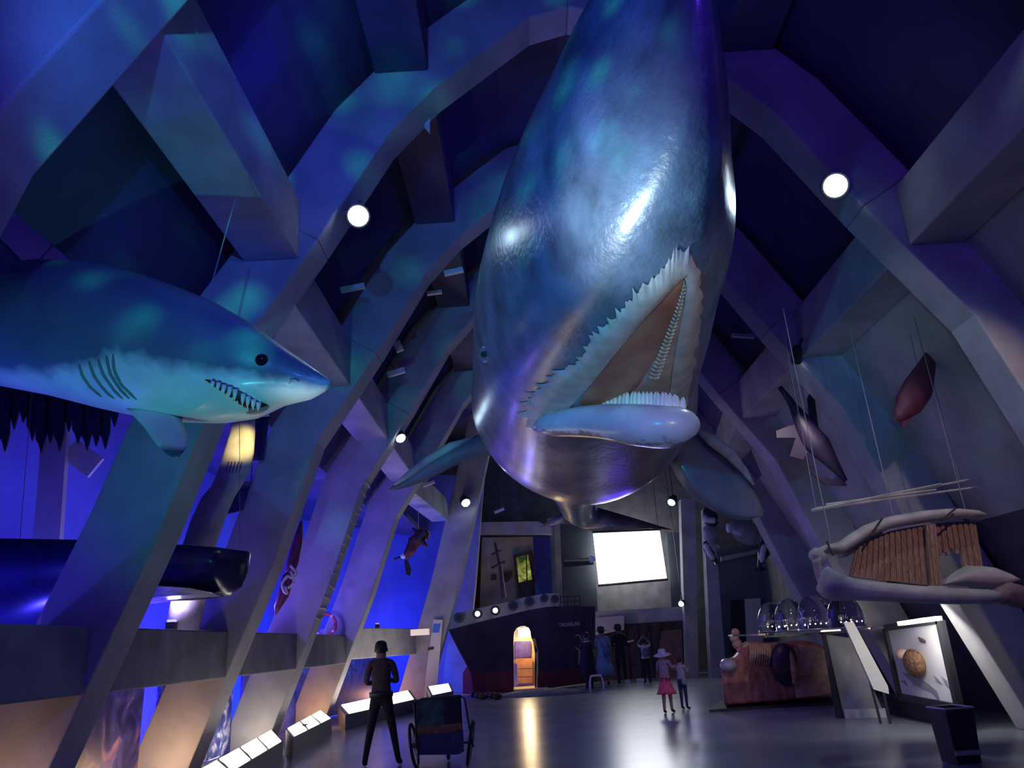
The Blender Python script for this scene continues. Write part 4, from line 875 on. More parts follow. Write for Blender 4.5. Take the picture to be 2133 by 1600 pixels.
fish([(1624, 806), (1645, 835), (1668, 872), (1690, 910), (1722, 950), (1762, 1002)], [5, 9, 20, 26, 14, 4], 12.6, 'hanging_shark_model', 'dark small shark model with broad fins hanging by the wall', 'shark', MATS['model_dark'], [('dorsal_fin', [(1682, 830), (1690, 812), (1698, 835), (1706, 900), (1690, 905)]), ('pectoral_fin', [(1668, 880), (1640, 888), (1616, 898), (1618, 912), (1650, 912), (1680, 915)]), ('pelvic_fin', [(1660, 905), (1645, 950), (1672, 958), (1690, 930)]), ('tail_fin', [(1750, 985), (1735, 1000), (1690, 985), (1720, 1010), (1765, 1012)])], 0.8)
# hanging dolphins at the far right end
mat('dolphin_dark', (0.03, 0.03, 0.05), 0.3, coat=0.3); mat('dolphin_white', (0.7, 0.7, 0.72), 0.3, coat=0.3); mat('dolphin_grey', (0.28, 0.27, 0.30), 0.3, coat=0.3)
def dolphin(cl, widths, y, label, m_, belly, fins):
    t = fish(cl, widths, y, 'hanging_dolphin', label, 'dolphin', MATS[m_], fins, 0.8)
    if belly: MB().tube(cat_rom([AT(u, v, y - 0.3) for u, v in belly], 3), [0.02] + [0.09] * (3 * (len(belly) - 1) - 1) + [0.02], 8).build('belly_patch', MATS['dolphin_white'], t, smooth=True)
dolphin([(1482, 1050), (1478, 1068), (1482, 1085), (1492, 1094)], [4, 13, 15, 6], 23.3, 'black and white dolphin model hanging uppermost by the far column', 'dolphin_dark', [(1466, 1072), (1470, 1082), (1484, 1084), (1490, 1084)], [('flipper', [(1484, 1085), (1498, 1090), (1486, 1096)])])
dolphin([(1482, 1088), (1480, 1105), (1484, 1122), (1494, 1134)], [10, 15, 16, 6], 24.5, 'grey rounded dolphin model below the black and white one', 'dolphin_grey', None, [('tail_fin', [(1490, 1130), (1504, 1130), (1498, 1142)])])
dolphin([(1522, 1092), (1540, 1102), (1562, 1112), (1592, 1126)], [9, 22, 22, 8], 24.0, 'large pinkish grey dolphin model above the wall rail', 'dolphin_grey', [(1520, 1090), (1518, 1100), (1521, 1110)], [('dorsal_fin', [(1548, 1088), (1566, 1080), (1570, 1098)]), ('flipper', [(1528, 1114), (1508, 1122), (1530, 1120)])])
dolphin([(1600, 1118), (1594, 1140), (1588, 1160), (1582, 1178), (1580, 1188)], [6, 11, 11, 6, 2], 23.5, 'slim black dolphin model with white side diving head up', 'dolphin_dark', [(1594, 1134), (1589, 1150), (1586, 1172)], [('tail_fin', [(1570, 1186), (1582, 1178), (1600, 1186), (1585, 1190)]), ('flipper', [(1600, 1140), (1608, 1152), (1598, 1162)])])
dolphin([(1468, 1128), (1474, 1145), (1484, 1160), (1492, 1170)], [3, 8, 8, 3], 24.0, 'thin dark dolphin model with white edge beside the far column', 'dolphin_dark', [(1470, 1132), (1476, 1150), (1488, 1166)], [('tail_fin', [(1488, 1168), (1502, 1172), (1490, 1176)])])
# louvred panel
lv = thing('louvre_panel', 'brownish louvred panel high on the wall beside the whale jaw', 'louvre', tuple(AT(1580, 830, 15.0)))
MB().prism([AT(1600, 775, 15.0), AT(1655, 770, 15.0), AT(1580, 862, 15.0), AT(1528, 850, 15.0), AT(1545, 820, 15.0)], (0, 0.05, 0)).build('board', mat('louvre_brown', (0.30, 0.22, 0.22), 0.7, var=0.2), lv)
for (p, q) in [((1595, 782), (1653, 776)), ((1566, 820), (1622, 816)), ((1540, 857), (1592, 853))]: MB().bar(AT(*p, 14.9), AT(*q, 14.9), 0.12, 0.05).build('slat', MATS['dark_wood'], lv)
# skin cross-section model
SX = lambda u, v, y=16.9: AT(u, v, y)
sm = thing('skin_model', 'big reddish cross-section model of skin with a dark oval hair root', 'model', tuple(FL(1600, 1478)))
mat('flesh', (0.24, 0.06, 0.05), 0.45, color2=(0.50, 0.20, 0.15), scale=5, bump=1.0, bscale=9, coat=0.3, stretch=(1.6, 1.6, 0.8)); mat('flesh_pale', (0.55, 0.33, 0.22), 0.45, var=0.2, scale=6, bump=0.8, bscale=12, coat=0.2, stretch=(1, 1, 4))
mat('root_dark', (0.06, 0.02, 0.06), 0.35, var=0.4, bump=0.5, bscale=12); mat('gland_grey', (0.42, 0.42, 0.42), 0.25, var=0.2, coat=0.5)
outl = [(1508, 1470), (1502, 1378), (1530, 1372), (1540, 1360), (1544, 1345), (1562, 1336), (1600, 1340), (1640, 1338), (1670, 1334), (1700, 1340), (1724, 1352), (1732, 1400), (1738, 1452)]
MB().prism([SX(u, v) for u, v in outl], (0.25, 1.1, 0)).build('block', MATS['flesh'], sm, bevel=0.05)
o = MB(); cc = [(1694, 1345), (1722, 1356), (1730, 1400), (1734, 1448), (1660, 1456), (1654, 1420), (1665, 1390), (1652, 1350)]
MB().prism([SX(u, v, 16.86) for u, v in cc], (0, 0.1, 0)).build('fat_layer', MATS['flesh_pale'], sm, bevel=0.03)
c0 = SX(1634, 1384, 16.85); MB().ball(c0, (0.27, 0.14, 0.42), 18, 12).build('hair_root', MATS['root_dark'], sm, smooth=True)
MB().ball(SX(1650, 1390, 16.8), (0.10, 0.10, 0.34), 14, 10).build('follicle', MATS['flesh_pale'], sm, smooth=True)
MB().ball(SX(1517, 1386), (0.17, 0.25, 0.14), 14, 10).build('gland', MATS['gland_grey'], sm, smooth=True)
for (u, v, r) in [(1532, 1318, 0.09), (1530, 1330, 0.10), (1536, 1342, 0.11), (1543, 1352, 0.10)]: MB().ball(SX(u, v, 17.2), r, 10, 8).build('nodule', MATS['flesh_pale'], sm, smooth=True)
for k in range(9):
    u0 = 1562 + 5 * k
    MB().tube([SX(u0, 1342, 16.86), SX(u0 + 2, 1365, 16.84), SX(u0 - 1, 1385, 16.86)], [0.03, 0.03, 0.012], 6).build('fibre', MATS['flesh_pale'], sm, smooth=True)
for k in range(12):
    t_ = k / 11; u0 = 1662 + 30 * t_; MB().tube(cat_rom([SX(u0, 1344 + 4 * t_, 16.82), SX(u0 + 8, 1362, 16.80), SX(u0 - 6, 1388, 16.80), SX(u0 - 2, 1412, 16.82)], 3), 0.018, 5).build('wrinkle', MATS['flesh_pale'], sm, smooth=True)
MB().prism([FL(1478, 1484), FL(1740, 1468), FL(1740, 1452), FL(1500, 1464)], (0, 0, 0.05)).build('plinth', MATS['black_paint'], sm)
# clear domes on a table
gl = bpy.data.materials.new('acrylic'); gl.use_nodes = True; b = gl.node_tree.nodes['Principled BSDF']
b.inputs['Base Color'].default_value = (0.9, 0.92, 0.95, 1); b.inputs['Roughness'].default_value = 0.03; b.inputs['Transmission Weight'].default_value = 1.0; b.inputs['IOR'].default_value = 1.05; b.inputs['Coat Weight'].default_value = 1.0; b.inputs['Coat Roughness'].default_value = 0.03
MATS['acrylic'] = gl
mat('pilot', (1, 0.8, 0.7), 0.4, emit=(1.0, 0.8, 0.7), es=5)
tb = thing('display_table', 'clear tray table on a dark pedestal holding the acrylic domes', 'table', tuple(V((AT(1740, 1320, 14.4).x, 14.4, 0))))
zt = AT(1700, 1312, 14.2).z; xa, xb = AT(1556, 1312, 14.4).x, AT(1806, 1312, 14.0).x
MB().box(((xa + xb) / 2, 14.56, zt - 0.02), (xb - xa, 2.5, 0.03)).build('tabletop', MATS['acrylic'], tb)
px_ = AT(1736, 1400, 14.4).x
MB().box((px_, 14.4, zt / 2 - 0.02), (0.14, 0.14, zt - 0.04)).build('pedestal', MATS['black_paint'], tb)
MB().bar((xa + 0.3, 14.5, zt - 0.06), (xb - 0.1, 14.5, zt - 0.06), 0.06, 0.05).build('bearer', MATS['dark_steel'], tb)
for k_, (u, r, y) in enumerate([(1612, 0.28, 15.5), (1652, 0.30, 14.88), (1702, 0.31, 14.25), (1766, 0.29, 13.64)]):
    c = AT(u, 1312, y); c.z = zt
    d = thing('acrylic_dome', ['smallest clear acrylic dome at the end of the row over the skin model', 'clear acrylic dome next to the smallest on the clear table', 'clear acrylic dome next to the largest on the clear table', 'largest clear acrylic dome at the table end by the leaning board'][k_], 'dome', tuple(c), 'clear domes on the table')
    prof = [(r * math.cos(a), r * math.sin(a) * 1.45 + 0.14) for a in [math.pi / 2 * k / 10 for k in range(10)]] + [(0.01, r * 1.45 + 0.14)]
    MB().lathe([(r, 0.0)] + prof, c, None, 28).build('shell', MATS['acrylic'], d, smooth=True)
    MB().tube([c + V((r * math.cos(a), r * math.sin(a), 0.01)) for a in [2 * math.pi * k / 28 for k in range(29)]], 0.012, 6).build('rim', MATS['steel'], d, smooth=True)
    for q in range(5): MB().ball(c + V((-r * 0.6 + r * 0.3 * q, -r * 0.75, 0.1)), 0.012, 6, 4).build('pilot_lamp', MATS['pilot'], d)
# wall display with the embryo
XW = 6.0
dp = thing('embryo_display', 'brightly lit white display panel with a brown embryo model and fish pictures', 'display', tuple(ATX(1930, 1470, XW)))
Q = [ATX(u, v, XW) for u, v in [(1846, 1308), (1958, 1292), (1998, 1474), (1877, 1451)]]
MB().prism(Q, (0.06, 0, 0)).build('panel', MATS['board_white'], dp)
fr_ = MB();
for i in range(4): fr_.bar(Q[i], Q[(i + 1) % 4], 0.10, 0.10, (1, 0, 0))
fr_.build('frame', MATS['black_paint'], dp)
EX = lambda u, v, d=0.03: ATX(u, v, XW - d)
MB().ball(EX(1904, 1382, 0.08), (0.12, 0.27, 0.21), 20, 14).build('embryo', mat('embryo_brown', (0.20, 0.10, 0.05), 0.7, var=0.5, scale=22, bump=1.0, bscale=45), dp, smooth=True)
MB().ball(EX(1880, 1364, 0.1), (0.10, 0.14, 0.09), 14, 10).build('embryo_head', mat('embryo_pink', (0.62, 0.40, 0.33), 0.5), dp, smooth=True)
MB().tube([EX(1913, 1328), EX(1918, 1333), EX(1926, 1336)], [0.01, 0.03, 0.02], 6).build('larva', MATS['dark_wood'], dp, smooth=True)
mat('print_grey', (0.30, 0.30, 0.33), 0.6)
for poly in ([(1880, 1402), (1902, 1405), (1935, 1425), (1952, 1440), (1958, 1460), (1940, 1440), (1905, 1428)], [(1875, 1418), (1884, 1418), (1890, 1430)], [(1944, 1405), (1955, 1415), (1962, 1424), (1950, 1418)], [(1960, 1407), (1972, 1418), (1980, 1436), (1968, 1424)]):
    MB().prism([EX(u, v, 0.012) for u, v in poly], (0.01, 0, 0)).build('fish_print', MATS['print_grey'], dp)
lb_ = MB().bar(ATX(1876, 1299, XW - 0.25), ATX(1955, 1288, XW - 0.25), 0.10, 0.06).build('tube_light', mat('tube_glow', (1, 1, 1), 0.5, emit=(1, 0.97, 0.95), es=1.8), dp)
p = ATX(1925, 1300, XW - 0.35); light('AREA', 'display_tube_light', p, (1, 0.96, 0.92), 18, ATX(1925, 1400, XW), 0.5)
# dark dado below the display
o = MB().prism([ATX(u, v, XW + 0.13) for u, v in [(1846, 1448), (2000, 1482), (2018, 1535), (1850, 1488)]], (0.1, 0, 0)).build('dado_panel', MATS['black_paint']); tag(o, 'dark skirting panel below the bright embryo display', 'panel')
# leaning white board and partition at the foot of the rib
o = MB().prism([AT(u, v, 13.18) for u, v in [(1757, 1296), (1778, 1296), (1850, 1430), (1852, 1446), (1820, 1436)]], (0.0, 0.05, 0)).build('leaning_board', MATS['board_white']); tag(o, 'white leaning board lit at its top beside the embryo display', 'board'); p = AT(1838, 1434, 13.2); MB().tube([p, V((p.x + 0.02, p.y, 0))], 0.02, 6).build('prop', MATS['dark_steel'], o); p = AT(1790, 1330, 13.22); MB().tube([p, V((p.x + 0.1, p.y + 0.05, 0))], 0.02, 6).build('prop', MATS['dark_steel'], o)
pt = thing('partition', 'grey slanted partition panel with a white plinth beside the skin model', 'partition', tuple(FL(1800, 1494)))
f0, f1 = FL(1759, 1496), FL(1845, 1494)
MB().prism([f0, f1, AT(1812, 1420, f1.y), AT(1776, 1330, f0.y), AT(1720, 1322, f0.y)], (0.05, 0.12, 0)).build('panel', MATS['concrete'], pt)
MB().bar(f0 + V((0, -0.04, 0.07)), f1 + V((0, -0.04, 0.07)), 0.08, 0.14).build('plinth', MATS['board_white'], pt)
# litter bin
bc = FL(2003, 1588); bn = thing('litter_bin', 'black open litter bin standing at the foot of the display wall', 'bin', tuple(bc))
MB().lathe([(0.20, 0.0), (0.24, 0.56), (0.225, 0.56), (0.19, 0.03)], bc, Matrix.Rotation(math.pi / 4 + 0.12, 3, 'Z'), 4).build('body', MATS['black_paint'], bn, bevel=0.01)
MB().tube([bc + V((0.24 * math.cos(a + 0.905), 0.24 * math.sin(a + 0.905), 0.565)) for a in [math.pi / 2 * k for k in range(5)]], 0.012, 6).build('rim', MATS['steel'], bn)
MB().bar(bc + V((-0.14, -0.19, 0.12)), bc + V((0.14, -0.19, 0.12)), 0.015, 0.05).build('pedal', MATS['steel'], bn)

# unseen spotlights added on the arches to warm the skull and skin model
def added_spot(loc, target, e, color, label, ang=46):
    loc = V(loc); d = (V(target) - loc).normalized(); q = d.to_track_quat('Z', 'Y').to_matrix()
    t = thing('added_spotlight', label, 'lamp', tuple(loc))
    MB().lathe([(0.05, -0.25), (0.08, -0.2), (0.08, 0.02), (0.07, 0.02), (0.06, -0.03)], loc, q, 16).build('housing', MATS['black_paint'], t)
    MB().lathe([(0.06, -0.03), (0.01, -0.02)], loc, q, 16).build('lens', MATS['lamp_glow'], t)
    MB().bar(loc - d * 0.15, loc - d * 0.15 + V((0.12, 0, 0.22)), 0.03, 0.03).build('bracket', MATS['dark_steel'], t)
    light('SPOT', 'added_spotlight_beam', loc + d * 0.06, color, e, V(target), 0.06, ang, 0.7)
added_spot((4.35, 4.0, 5.3), (4.7, 9.3, 2.9), 260, (1.0, 0.76, 0.62), 'added black spotlight aimed at the whale skull from the arch over the shark tail', 35)
added_spot((4.4, 11.2, 5.4), (5.2, 16.6, 0.6), 200, (1.0, 0.86, 0.74), 'added black spotlight on an arch aimed down at the skin model', 46)

# ------------------------------------------------------------------ floodlights
def flood(u, v, y, r, e, target, label, color=(0.5, 0.75, 1.0), arm=None, strength=40, spot=110, face=None):
    c = AT(u, v, y); d = (V(face or target) - c).normalized(); q = d.to_track_quat('Z', 'Y').to_matrix()
    t = thing('floodlight', label, 'lamp', tuple(c), 'floodlights on the arches')
    MB().lathe([(r * 0.7, -0.30), (r * 1.15, -0.16), (r * 1.15, 0.02), (r * 1.0, 0.02), (r * 0.9, -0.03)], c, q, 18).build('housing', MATS['dark_steel'], t, smooth=False)
    MB().lathe([(r, -0.02), (r * 0.95, r * 0.3), (r * 0.7, r * 0.65), (r * 0.3, r * 0.85), (0.01, r * 0.9)], c, q, 18).build('lens', MATS['lamp_glow'] if strength == 40 else mat('lamp_glow_small', (1, 1, 1), 0.5, emit=color, es=strength), t, smooth=True)
    MB().bar(c - d * 0.2, c - d * 0.2 + V((0, 0.12, 0.28)), 0.05, 0.03).build('bracket', MATS['steel'], t)
    if y > 25: MB().tube([c - d * 0.2, V((c.x, c.y, 10.3))], 0.012, 6).build('rod', MATS['dark_steel'], t)
    if arm: MB().tube([c - d * 0.2, AT(*arm, y)], 0.015, 6).build('arm', MATS['steel'], t)
    light('SPOT', 'floodlight_beam', (c + V((0.38 if c.x < XC else -0.38, 0.2, -0.05))) if face else c + d * (r * 1.2 + 0.1), color, e, V(target), 0.12, spot, 0.7)
    return t
flood(746, 450, 7.75, 0.12, 22, (-0.3, 7.9, 1.0), 'dazzling floodlight on the arch above the shark snout', arm=(622, 403), spot=140, face=(0.3, 1.5, 2.5))
flood(1740, 387, 7.6, 0.13, 130, (2.5, 7.9, 1.0), 'dazzling floodlight on the arch beside the shining whale flank', spot=140, face=(1.5, 1.5, 2.5))
flood(834, 912, 14.95, 0.10, 10, (0.5, 12.0, 1.0), 'floodlight at the top of the rippled arch leg', arm=(790, 903), spot=150)
flood(970, 1047, 24.8, 0.14, 18, (0.5, 20.0, 1.0), 'floodlight on the leaning pillar near the ship', spot=150)
flood(1399, 1046, 26.0, 0.13, 12, (1.5, 22.0, 1.0), 'small greenish floodlight high above the bright screen', (0.35, 1.0, 0.95), strength=5)
flood(1419, 1258, 29.7, 0.10, 8, (2.0, 22.0, 0.0), 'small violet white lamp on the column beside the ledge', (0.7, 0.7, 1.0), strength=5)
# thin raised bands standing in for light ripples on the leg's inner face
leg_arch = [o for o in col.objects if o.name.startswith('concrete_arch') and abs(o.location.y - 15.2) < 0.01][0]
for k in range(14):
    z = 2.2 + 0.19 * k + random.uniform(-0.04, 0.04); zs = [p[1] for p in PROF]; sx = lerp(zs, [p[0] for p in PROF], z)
    MB().tube([(-sx - 0.005, -FR_W, z), (-sx + 0.004, -0.25, z + random.uniform(-0.05, 0.05)), (-sx - 0.005, 0, z + random.uniform(-0.08, 0.08))], 0.016, 5).build('ripple_band', MATS['wire'], leg_arch, local=True)
# unseen spotlight added below the shark to make the whale's highlight
lx, ly, lz = -3.6, 5.0, 1.5
fs = thing('added_floor_spot', 'added black spotlight on a stand below the shark, aimed up at the whale', 'lamp', (lx, ly, 0))
dq = (V((0.72, 5.0, 4.45)) - V((lx, ly, lz))).normalized(); qm = dq.to_track_quat('Z', 'Y').to_matrix()
MB().lathe([(0.20, -0.28), (0.32, -0.16), (0.32, 0.04), (0.30, 0.04), (0.29, -0.03)], V((lx, ly, lz)), qm, 18).build('housing', MATS['black_paint'], fs)
MB().lathe([(0.29, -0.03), (0.01, -0.01)], V((lx, ly, lz)), qm, 18).build('lens', MATS['board_white'], fs)
MB().tube([(lx, ly, 0.02), (lx, ly, lz - 0.12)], 0.02, 8).build('stand', MATS['dark_steel'], fs)
MB().lathe([(0.22, 0.0), (0.22, 0.03), (0.02, 0.04)], (lx, ly, 0), None, 20).build('base', MATS['dark_steel'], fs)
light('SPOT', 'added_floor_beam', V((lx, ly, lz)) + dq * 0.12, (0.70, 0.88, 1.0), 2200, (0.70, 5.0, 4.5), 0.42, 16, 0.9)
fx, fy, fz = 2.3, -0.8, 2.2  # unseen tripod light added to brighten the whale's mouth and teeth
fs2 = thing('added_tripod_spot', 'added black spotlight on a tall three-legged stand, aimed at the whale mouth', 'lamp', (fx, fy, 0))
o3 = V((fx, fy, fz)); dq = (V((1.35, 8.0, 4.25)) - o3).normalized(); qm = dq.to_track_quat('Z', 'Y').to_matrix()
MB().lathe([(0.07, -0.24), (0.11, -0.14), (0.11, 0.04), (0.10, 0.04), (0.09, -0.03)], o3, qm, 18).build('housing', MATS['black_paint'], fs2)
MB().lathe([(0.09, -0.03), (0.01, -0.01)], o3, qm, 18).build('lens', MATS['lamp_glow'], fs2)
MB().tube([(fx, fy, 0.5), (fx, fy, fz - 0.1)], 0.02, 8).build('stand', MATS['dark_steel'], fs2)
for k in range(3): MB().tube([(fx, fy, 0.55), (fx + 0.4 * math.cos(2.1 * k), fy + 0.4 * math.sin(2.1 * k), 0.01)], 0.014, 6).build('leg', MATS['dark_steel'], fs2)
light('SPOT', 'added_tripod_beam', o3 + dq * 0.1, (1.0, 0.82, 0.68), 420, (1.35, 8.0, 4.25), 0.06, 17, 0.9)

# ------------------------------------------------------------------ people
def skin_mesh(verts, edges, radii, root=0, levels=2):
    me = bpy.data.meshes.new('tmp'); me.from_pydata([tuple(v) for v in verts], edges, []); me.update()
    o = bpy.data.objects.new('tmp', me); col.objects.link(o); o.modifiers.new('k', 'SKIN')
    for i, r in enumerate(radii):
        d = me.skin_vertices[0].data[i]; d.radius = r if isinstance(r, tuple) else (r, r); d.use_root = (i == root)
    m2 = o.modifiers.new('s', 'SUBSURF'); m2.levels = levels; m2.render_levels = levels
    dg = bpy.context.evaluated_depsgraph_get(); out = bpy.data.meshes.new_from_object(o.evaluated_get(dg))
    bpy.data.objects.remove(o); return out
SKIN_C = mat('skin', (0.30, 0.19, 0.15), 0.6); HAIR_C = mat('hair', (0.015, 0.012, 0.015), 0.6)
def cloth(name, c): return MATS.get(name) or mat(name, c, 0.85, var=0.2, scale=10, bump=0.1, bscale=20)
def person(label, foot, height, heading, arms, top, legs_c, sleeve=1.0, stance=0.10, shorts=False, lean=0.0, child=False, step=0.0, name='person', group=None):
    """arms: list of two (elbow, wrist) pairs in body space: x right, y forward, z up, for a 1.7 m body"""
    s = height / 1.7; t = thing(name, label, 'person', tuple(foot), group)
    vs_, es, rs = [], [], []
    def a(p, r, par=None):
        vs_.append(V((p[0], p[1] + lean * max(0, p[2] - 0.9), p[2])) ); rs.append(r if not isinstance(r, tuple) else r)
        if par is not None: es.append((par, len(vs_) - 1))
        return len(vs_) - 1
    pel = a((0, 0, 0.96), (0.15, 0.11)); sp = a((0, 0, 1.12), (0.135, 0.10), pel); ch = a((0, 0, 1.30), (0.175, 0.12), sp); un = a((0, 0, 1.41), (0.10, 0.08), ch)
    nk = a((0, 0.0, 1.48), 0.055, un); hl = a((0, 0.015, 1.545), (0.068, 0.075), nk); hm = a((0, 0.01, 1.62), (0.078, 0.092), hl); ht = a((0, 0.0, 1.685), (0.05, 0.06), hm)
    nose = a((0, 0.115, 1.585), 0.014, hl)
    hand_at = []
    for sg, (el, wr) in zip((-1, 1), arms):
        sh = a((sg * 0.165, 0, 1.405), 0.062, un); e1 = a(el, 0.044, sh); w1 = a(wr, 0.031, e1)
        d = (V(wr) - V(el)).normalized(); sd = d.cross(V((0, 0, 1)));
        if sd.length < 0.1: sd = V((1, 0, 0))
        sd.normalize(); pm = V(wr) + d * 0.07; p1 = a(tuple(pm), (0.034, 0.018), w1); hand_at.append(V(wr))
        for k in range(4):
            off = sd * ((k - 1.5) * 0.019); f1 = a(tuple(pm + d * 0.045 + off), 0.010, p1); ln = (0.05, 0.06, 0.055, 0.04)[k]
            a(tuple(pm + d * (0.045 + ln * 0.8) + off + V((0, 0, -0.012))), 0.008, f1)
        th = a(tuple(V(wr) + d * 0.045 - sd * 0.045), 0.011, w1); a(tuple(V(wr) + d * 0.085 - sd * 0.058), 0.009, th)
    for sg in (-1, 1):
        fx = sg * stance; fy = sg * step
        hp = a((sg * 0.085, 0, 0.88), 0.095, pel); kn = a((sg * 0.5 * (0.085 + stance), fy * 0.45 + 0.015, 0.49), 0.062, hp); an = a((fx, fy, 0.085), 0.042, kn); a((fx + sg * 0.01, fy + 0.08, 0.045), 0.042, an); a((fx + sg * 0.02, fy + 0.17, 0.035), 0.032, len(vs_) - 1)
    me = skin_mesh(vs_, es, rs, pel); me.name = 'body'
    mats_ = [SKIN_C, top, legs_c, cloth('shoe_dark', (0.02, 0.02, 0.025))]
    for m_ in mats_: me.materials.append(m_)
    for p in me.polygons:
        c = p.center; k = 1
        yy = c.y - lean * max(0, c.z - 0.9)
        hd = min((c - (h + V((0, lean * max(0, h.z - 0.9), 0)))).length for h in hand_at)
        if c.z > 1.47 and abs(c.x) < 0.11 and abs(yy) < 0.14: k = 0
        elif hd < 0.17 + (1 - sleeve) * 0.16: k = 0
        elif c.z < 0.1: k = 3
        elif c.z < 0.5 and shorts: k = 0
        elif c.z < 0.98 and abs(c.x) < 0.36 and hd > 0.17: k = 2
        p.material_index = k
    me.shade_smooth()
    b = bpy.data.objects.new('body', me); col.objects.link(b); b.parent = t
    t.rotation_euler = (0, 0, heading); t.scale = (s, s, s)
    def part(mb, nm, m_): o = mb.build(nm, m_, t, smooth=True, local=True); return o
    ly = lean * 0.72
    part(MB().lathe([(0.085, -0.06), (0.100, -0.01), (0.103, 0.04), (0.09, 0.085), (0.055, 0.112), (0.01, 0.118)], (0, -0.012 + ly, 1.61), Matrix.Diagonal((0.92, 1.08, 1)), 16), 'hair', HAIR_C)
    for sg in (-1, 1):
        part(MB().ball((sg * 0.092, 0.0 + ly, 1.59), (0.012, 0.02, 0.032), 8, 6), 'ear', SKIN_C)
        part(MB().ball((sg * 0.032, 0.088 + ly, 1.605), 0.011, 8, 6), 'eye', MATS['tooth'])
    return t, part
fold = [((-0.235, 0.03, 1.13), (-0.02, 0.20, 1.14)), ((0.235, 0.03, 1.13), (0.02, 0.22, 1.18))]
down = [((-0.23, -0.02, 1.14), (-0.25, 0.06, 0.90)), ((0.23, -0.02, 1.14), (0.25, 0.06, 0.90))]
mf = (FL(758, 1598) + FL(832, 1596)) / 2
man, part = person('man in dark clothes with folded arms seen from behind, feet apart', mf, (AT(797, 1333, mf.y).z) * 1.7 / 1.735, 0.05, fold, cloth('shirt_brown', (0.07, 0.045, 0.05)), cloth('trousers_black', (0.012, 0.012, 0.02)), stance=0.24)
part(MB().lathe([(0.165, 0.0), (0.172, 0.06), (0.168, 0.075)], (0, 0, 0.93), Matrix.Diagonal((1.05, 0.8, 1)), 20), 'belt', MATS['black_paint'])
def at_px(head, footv):
    f = FL(head[0], footv); return f, AT(head[0], head[1], f.y).z
def dress(part, m_, top_z=1.40, hem_z=0.30, hem_r=0.33, waist_z=1.06):
    prof = [(0.115, top_z), (0.175, top_z - 0.12), (0.155, waist_z), (0.20, waist_z - 0.22), (hem_r * 0.85, (waist_z + hem_z) / 2 - 0.15), (hem_r, hem_z), (hem_r - 0.015, hem_z)]
    mb = MB(); rings = []
    for (r, z) in prof:
        rings.append([V((r * (1 + (0.05 * math.sin(7 * a) if z < waist_z - 0.1 else 0)) * math.cos(a), 0.74 * r * math.sin(a), z)) for a in [2 * math.pi * k / 36 for k in range(36)]])
    mb.loft(rings, caps=False); return part(mb, 'dress', m_)
def hat(part, m_, brim, z=1.655, h=0.11, tilt=0.0):
    part(MB().lathe([(brim, -0.035), (brim * 0.8, -0.012), (0.115, 0.0), (0.112, h * 0.6), (0.085, h * 0.95), (0.01, h)], (0, 0, z), Matrix.Diagonal((1, 1.1, 1)) @ Matrix.Rotation(tilt, 3, 'X'), 22), 'hat', m_)
f, h = at_px((1262, 1308), 1428)
wmn, part = person('woman in a long pale blue dress and dark hat seen from behind', f, h, -0.05, [((-0.22, 0.06, 1.14), (-0.16, 0.24, 1.02)), ((0.24, 0.0, 1.14), (0.26, 0.1, 0.92))], cloth('dress_blue', (0.22, 0.32, 0.55)), SKIN_C, 0.3, 0.09, True)
dress(part, MATS['dress_blue']); hat(part, cloth('hat_dark', (0.04, 0.02, 0.03)), 0.20, 1.65)
part(MB().ball((0.12, -0.19, 0.98), (0.13, 0.06, 0.14), 14, 10), 'bag', cloth('bag_blue', (0.12, 0.17, 0.35)))
part(MB().tube([(-0.12, -0.08, 1.42), (0.0, -0.16, 1.2), (0.10, -0.19, 1.08)], 0.012, 6), 'bag_strap', MATS['bag_blue'])
f, h = at_px((1229, 1318), 1435)
p2, part = person('woman in dark clothes with a white collar beside the blue dress', f, h, 0.0, down, cloth('top_navy', (0.03, 0.04, 0.08)), cloth('skirt_navy', (0.015, 0.015, 0.035)), 0.2, 0.08)
dress(part, MATS['skirt_navy'], 1.38, 0.42, 0.27); part(MB().lathe([(0.10, 0.0), (0.12, 0.015), (0.10, 0.03)], (0, -0.02, 1.42), None, 18), 'collar', MATS['board_white'])
f, h = at_px((1298, 1300), 1424)
p3, part = person('tall man in black with a round dark hat by the stall', f, h * 0.97, 0.0, fold, cloth('coat_black', (0.01, 0.01, 0.02)), MATS['trousers_black'])
hat(part, MATS['hat_dark'], 0.17, 1.66)
f, h = at_px((1350, 1331), 1424)
p4, part = person('child with arms raised over the head wearing a grey backpack', f, h, 0.0, [((-0.26, 0.0, 1.52), (-0.08, 0.05, 1.74)), ((0.26, 0.0, 1.52), (0.08, 0.05, 1.74))], cloth('shirt_white', (0.6, 0.6, 0.6)), MATS['trousers_black'], 0.2)
part(MB().ball((0, -0.17, 1.18), (0.15, 0.09, 0.19), 14, 10), 'backpack', cloth('pack_grey', (0.14, 0.17, 0.22)))
part(MB().lathe([(0.165, 0), (0.17, 0.04), (0.16, 0.06)], (0, -0.01, 0.96), Matrix.Diagonal((1, 0.8, 1)), 18), 'waist_band', MATS['board_white'])
f, h = at_px((1393, 1356), 1486)
p5, part = person('girl in a pink skirt and broad pale sun hat', f, h, -0.5, [((-0.22, 0.06, 1.16), (-0.12, 0.26, 1.10)), ((0.24, 0.1, 1.2), (0.22, 0.36, 1.26))], cloth('blouse_mauve', (0.30, 0.20, 0.25)), SKIN_C, 0.3, 0.08, True, step=0.1)
dress(part, cloth('skirt_pink', (0.62, 0.10, 0.16)), 1.0, 0.52, 0.30, 0.98); hat(part, cloth('hat_pale', (0.5, 0.5, 0.55)), 0.26, 1.63, 0.14, 0.2)
f, h = at_px((1427, 1371), 1478)
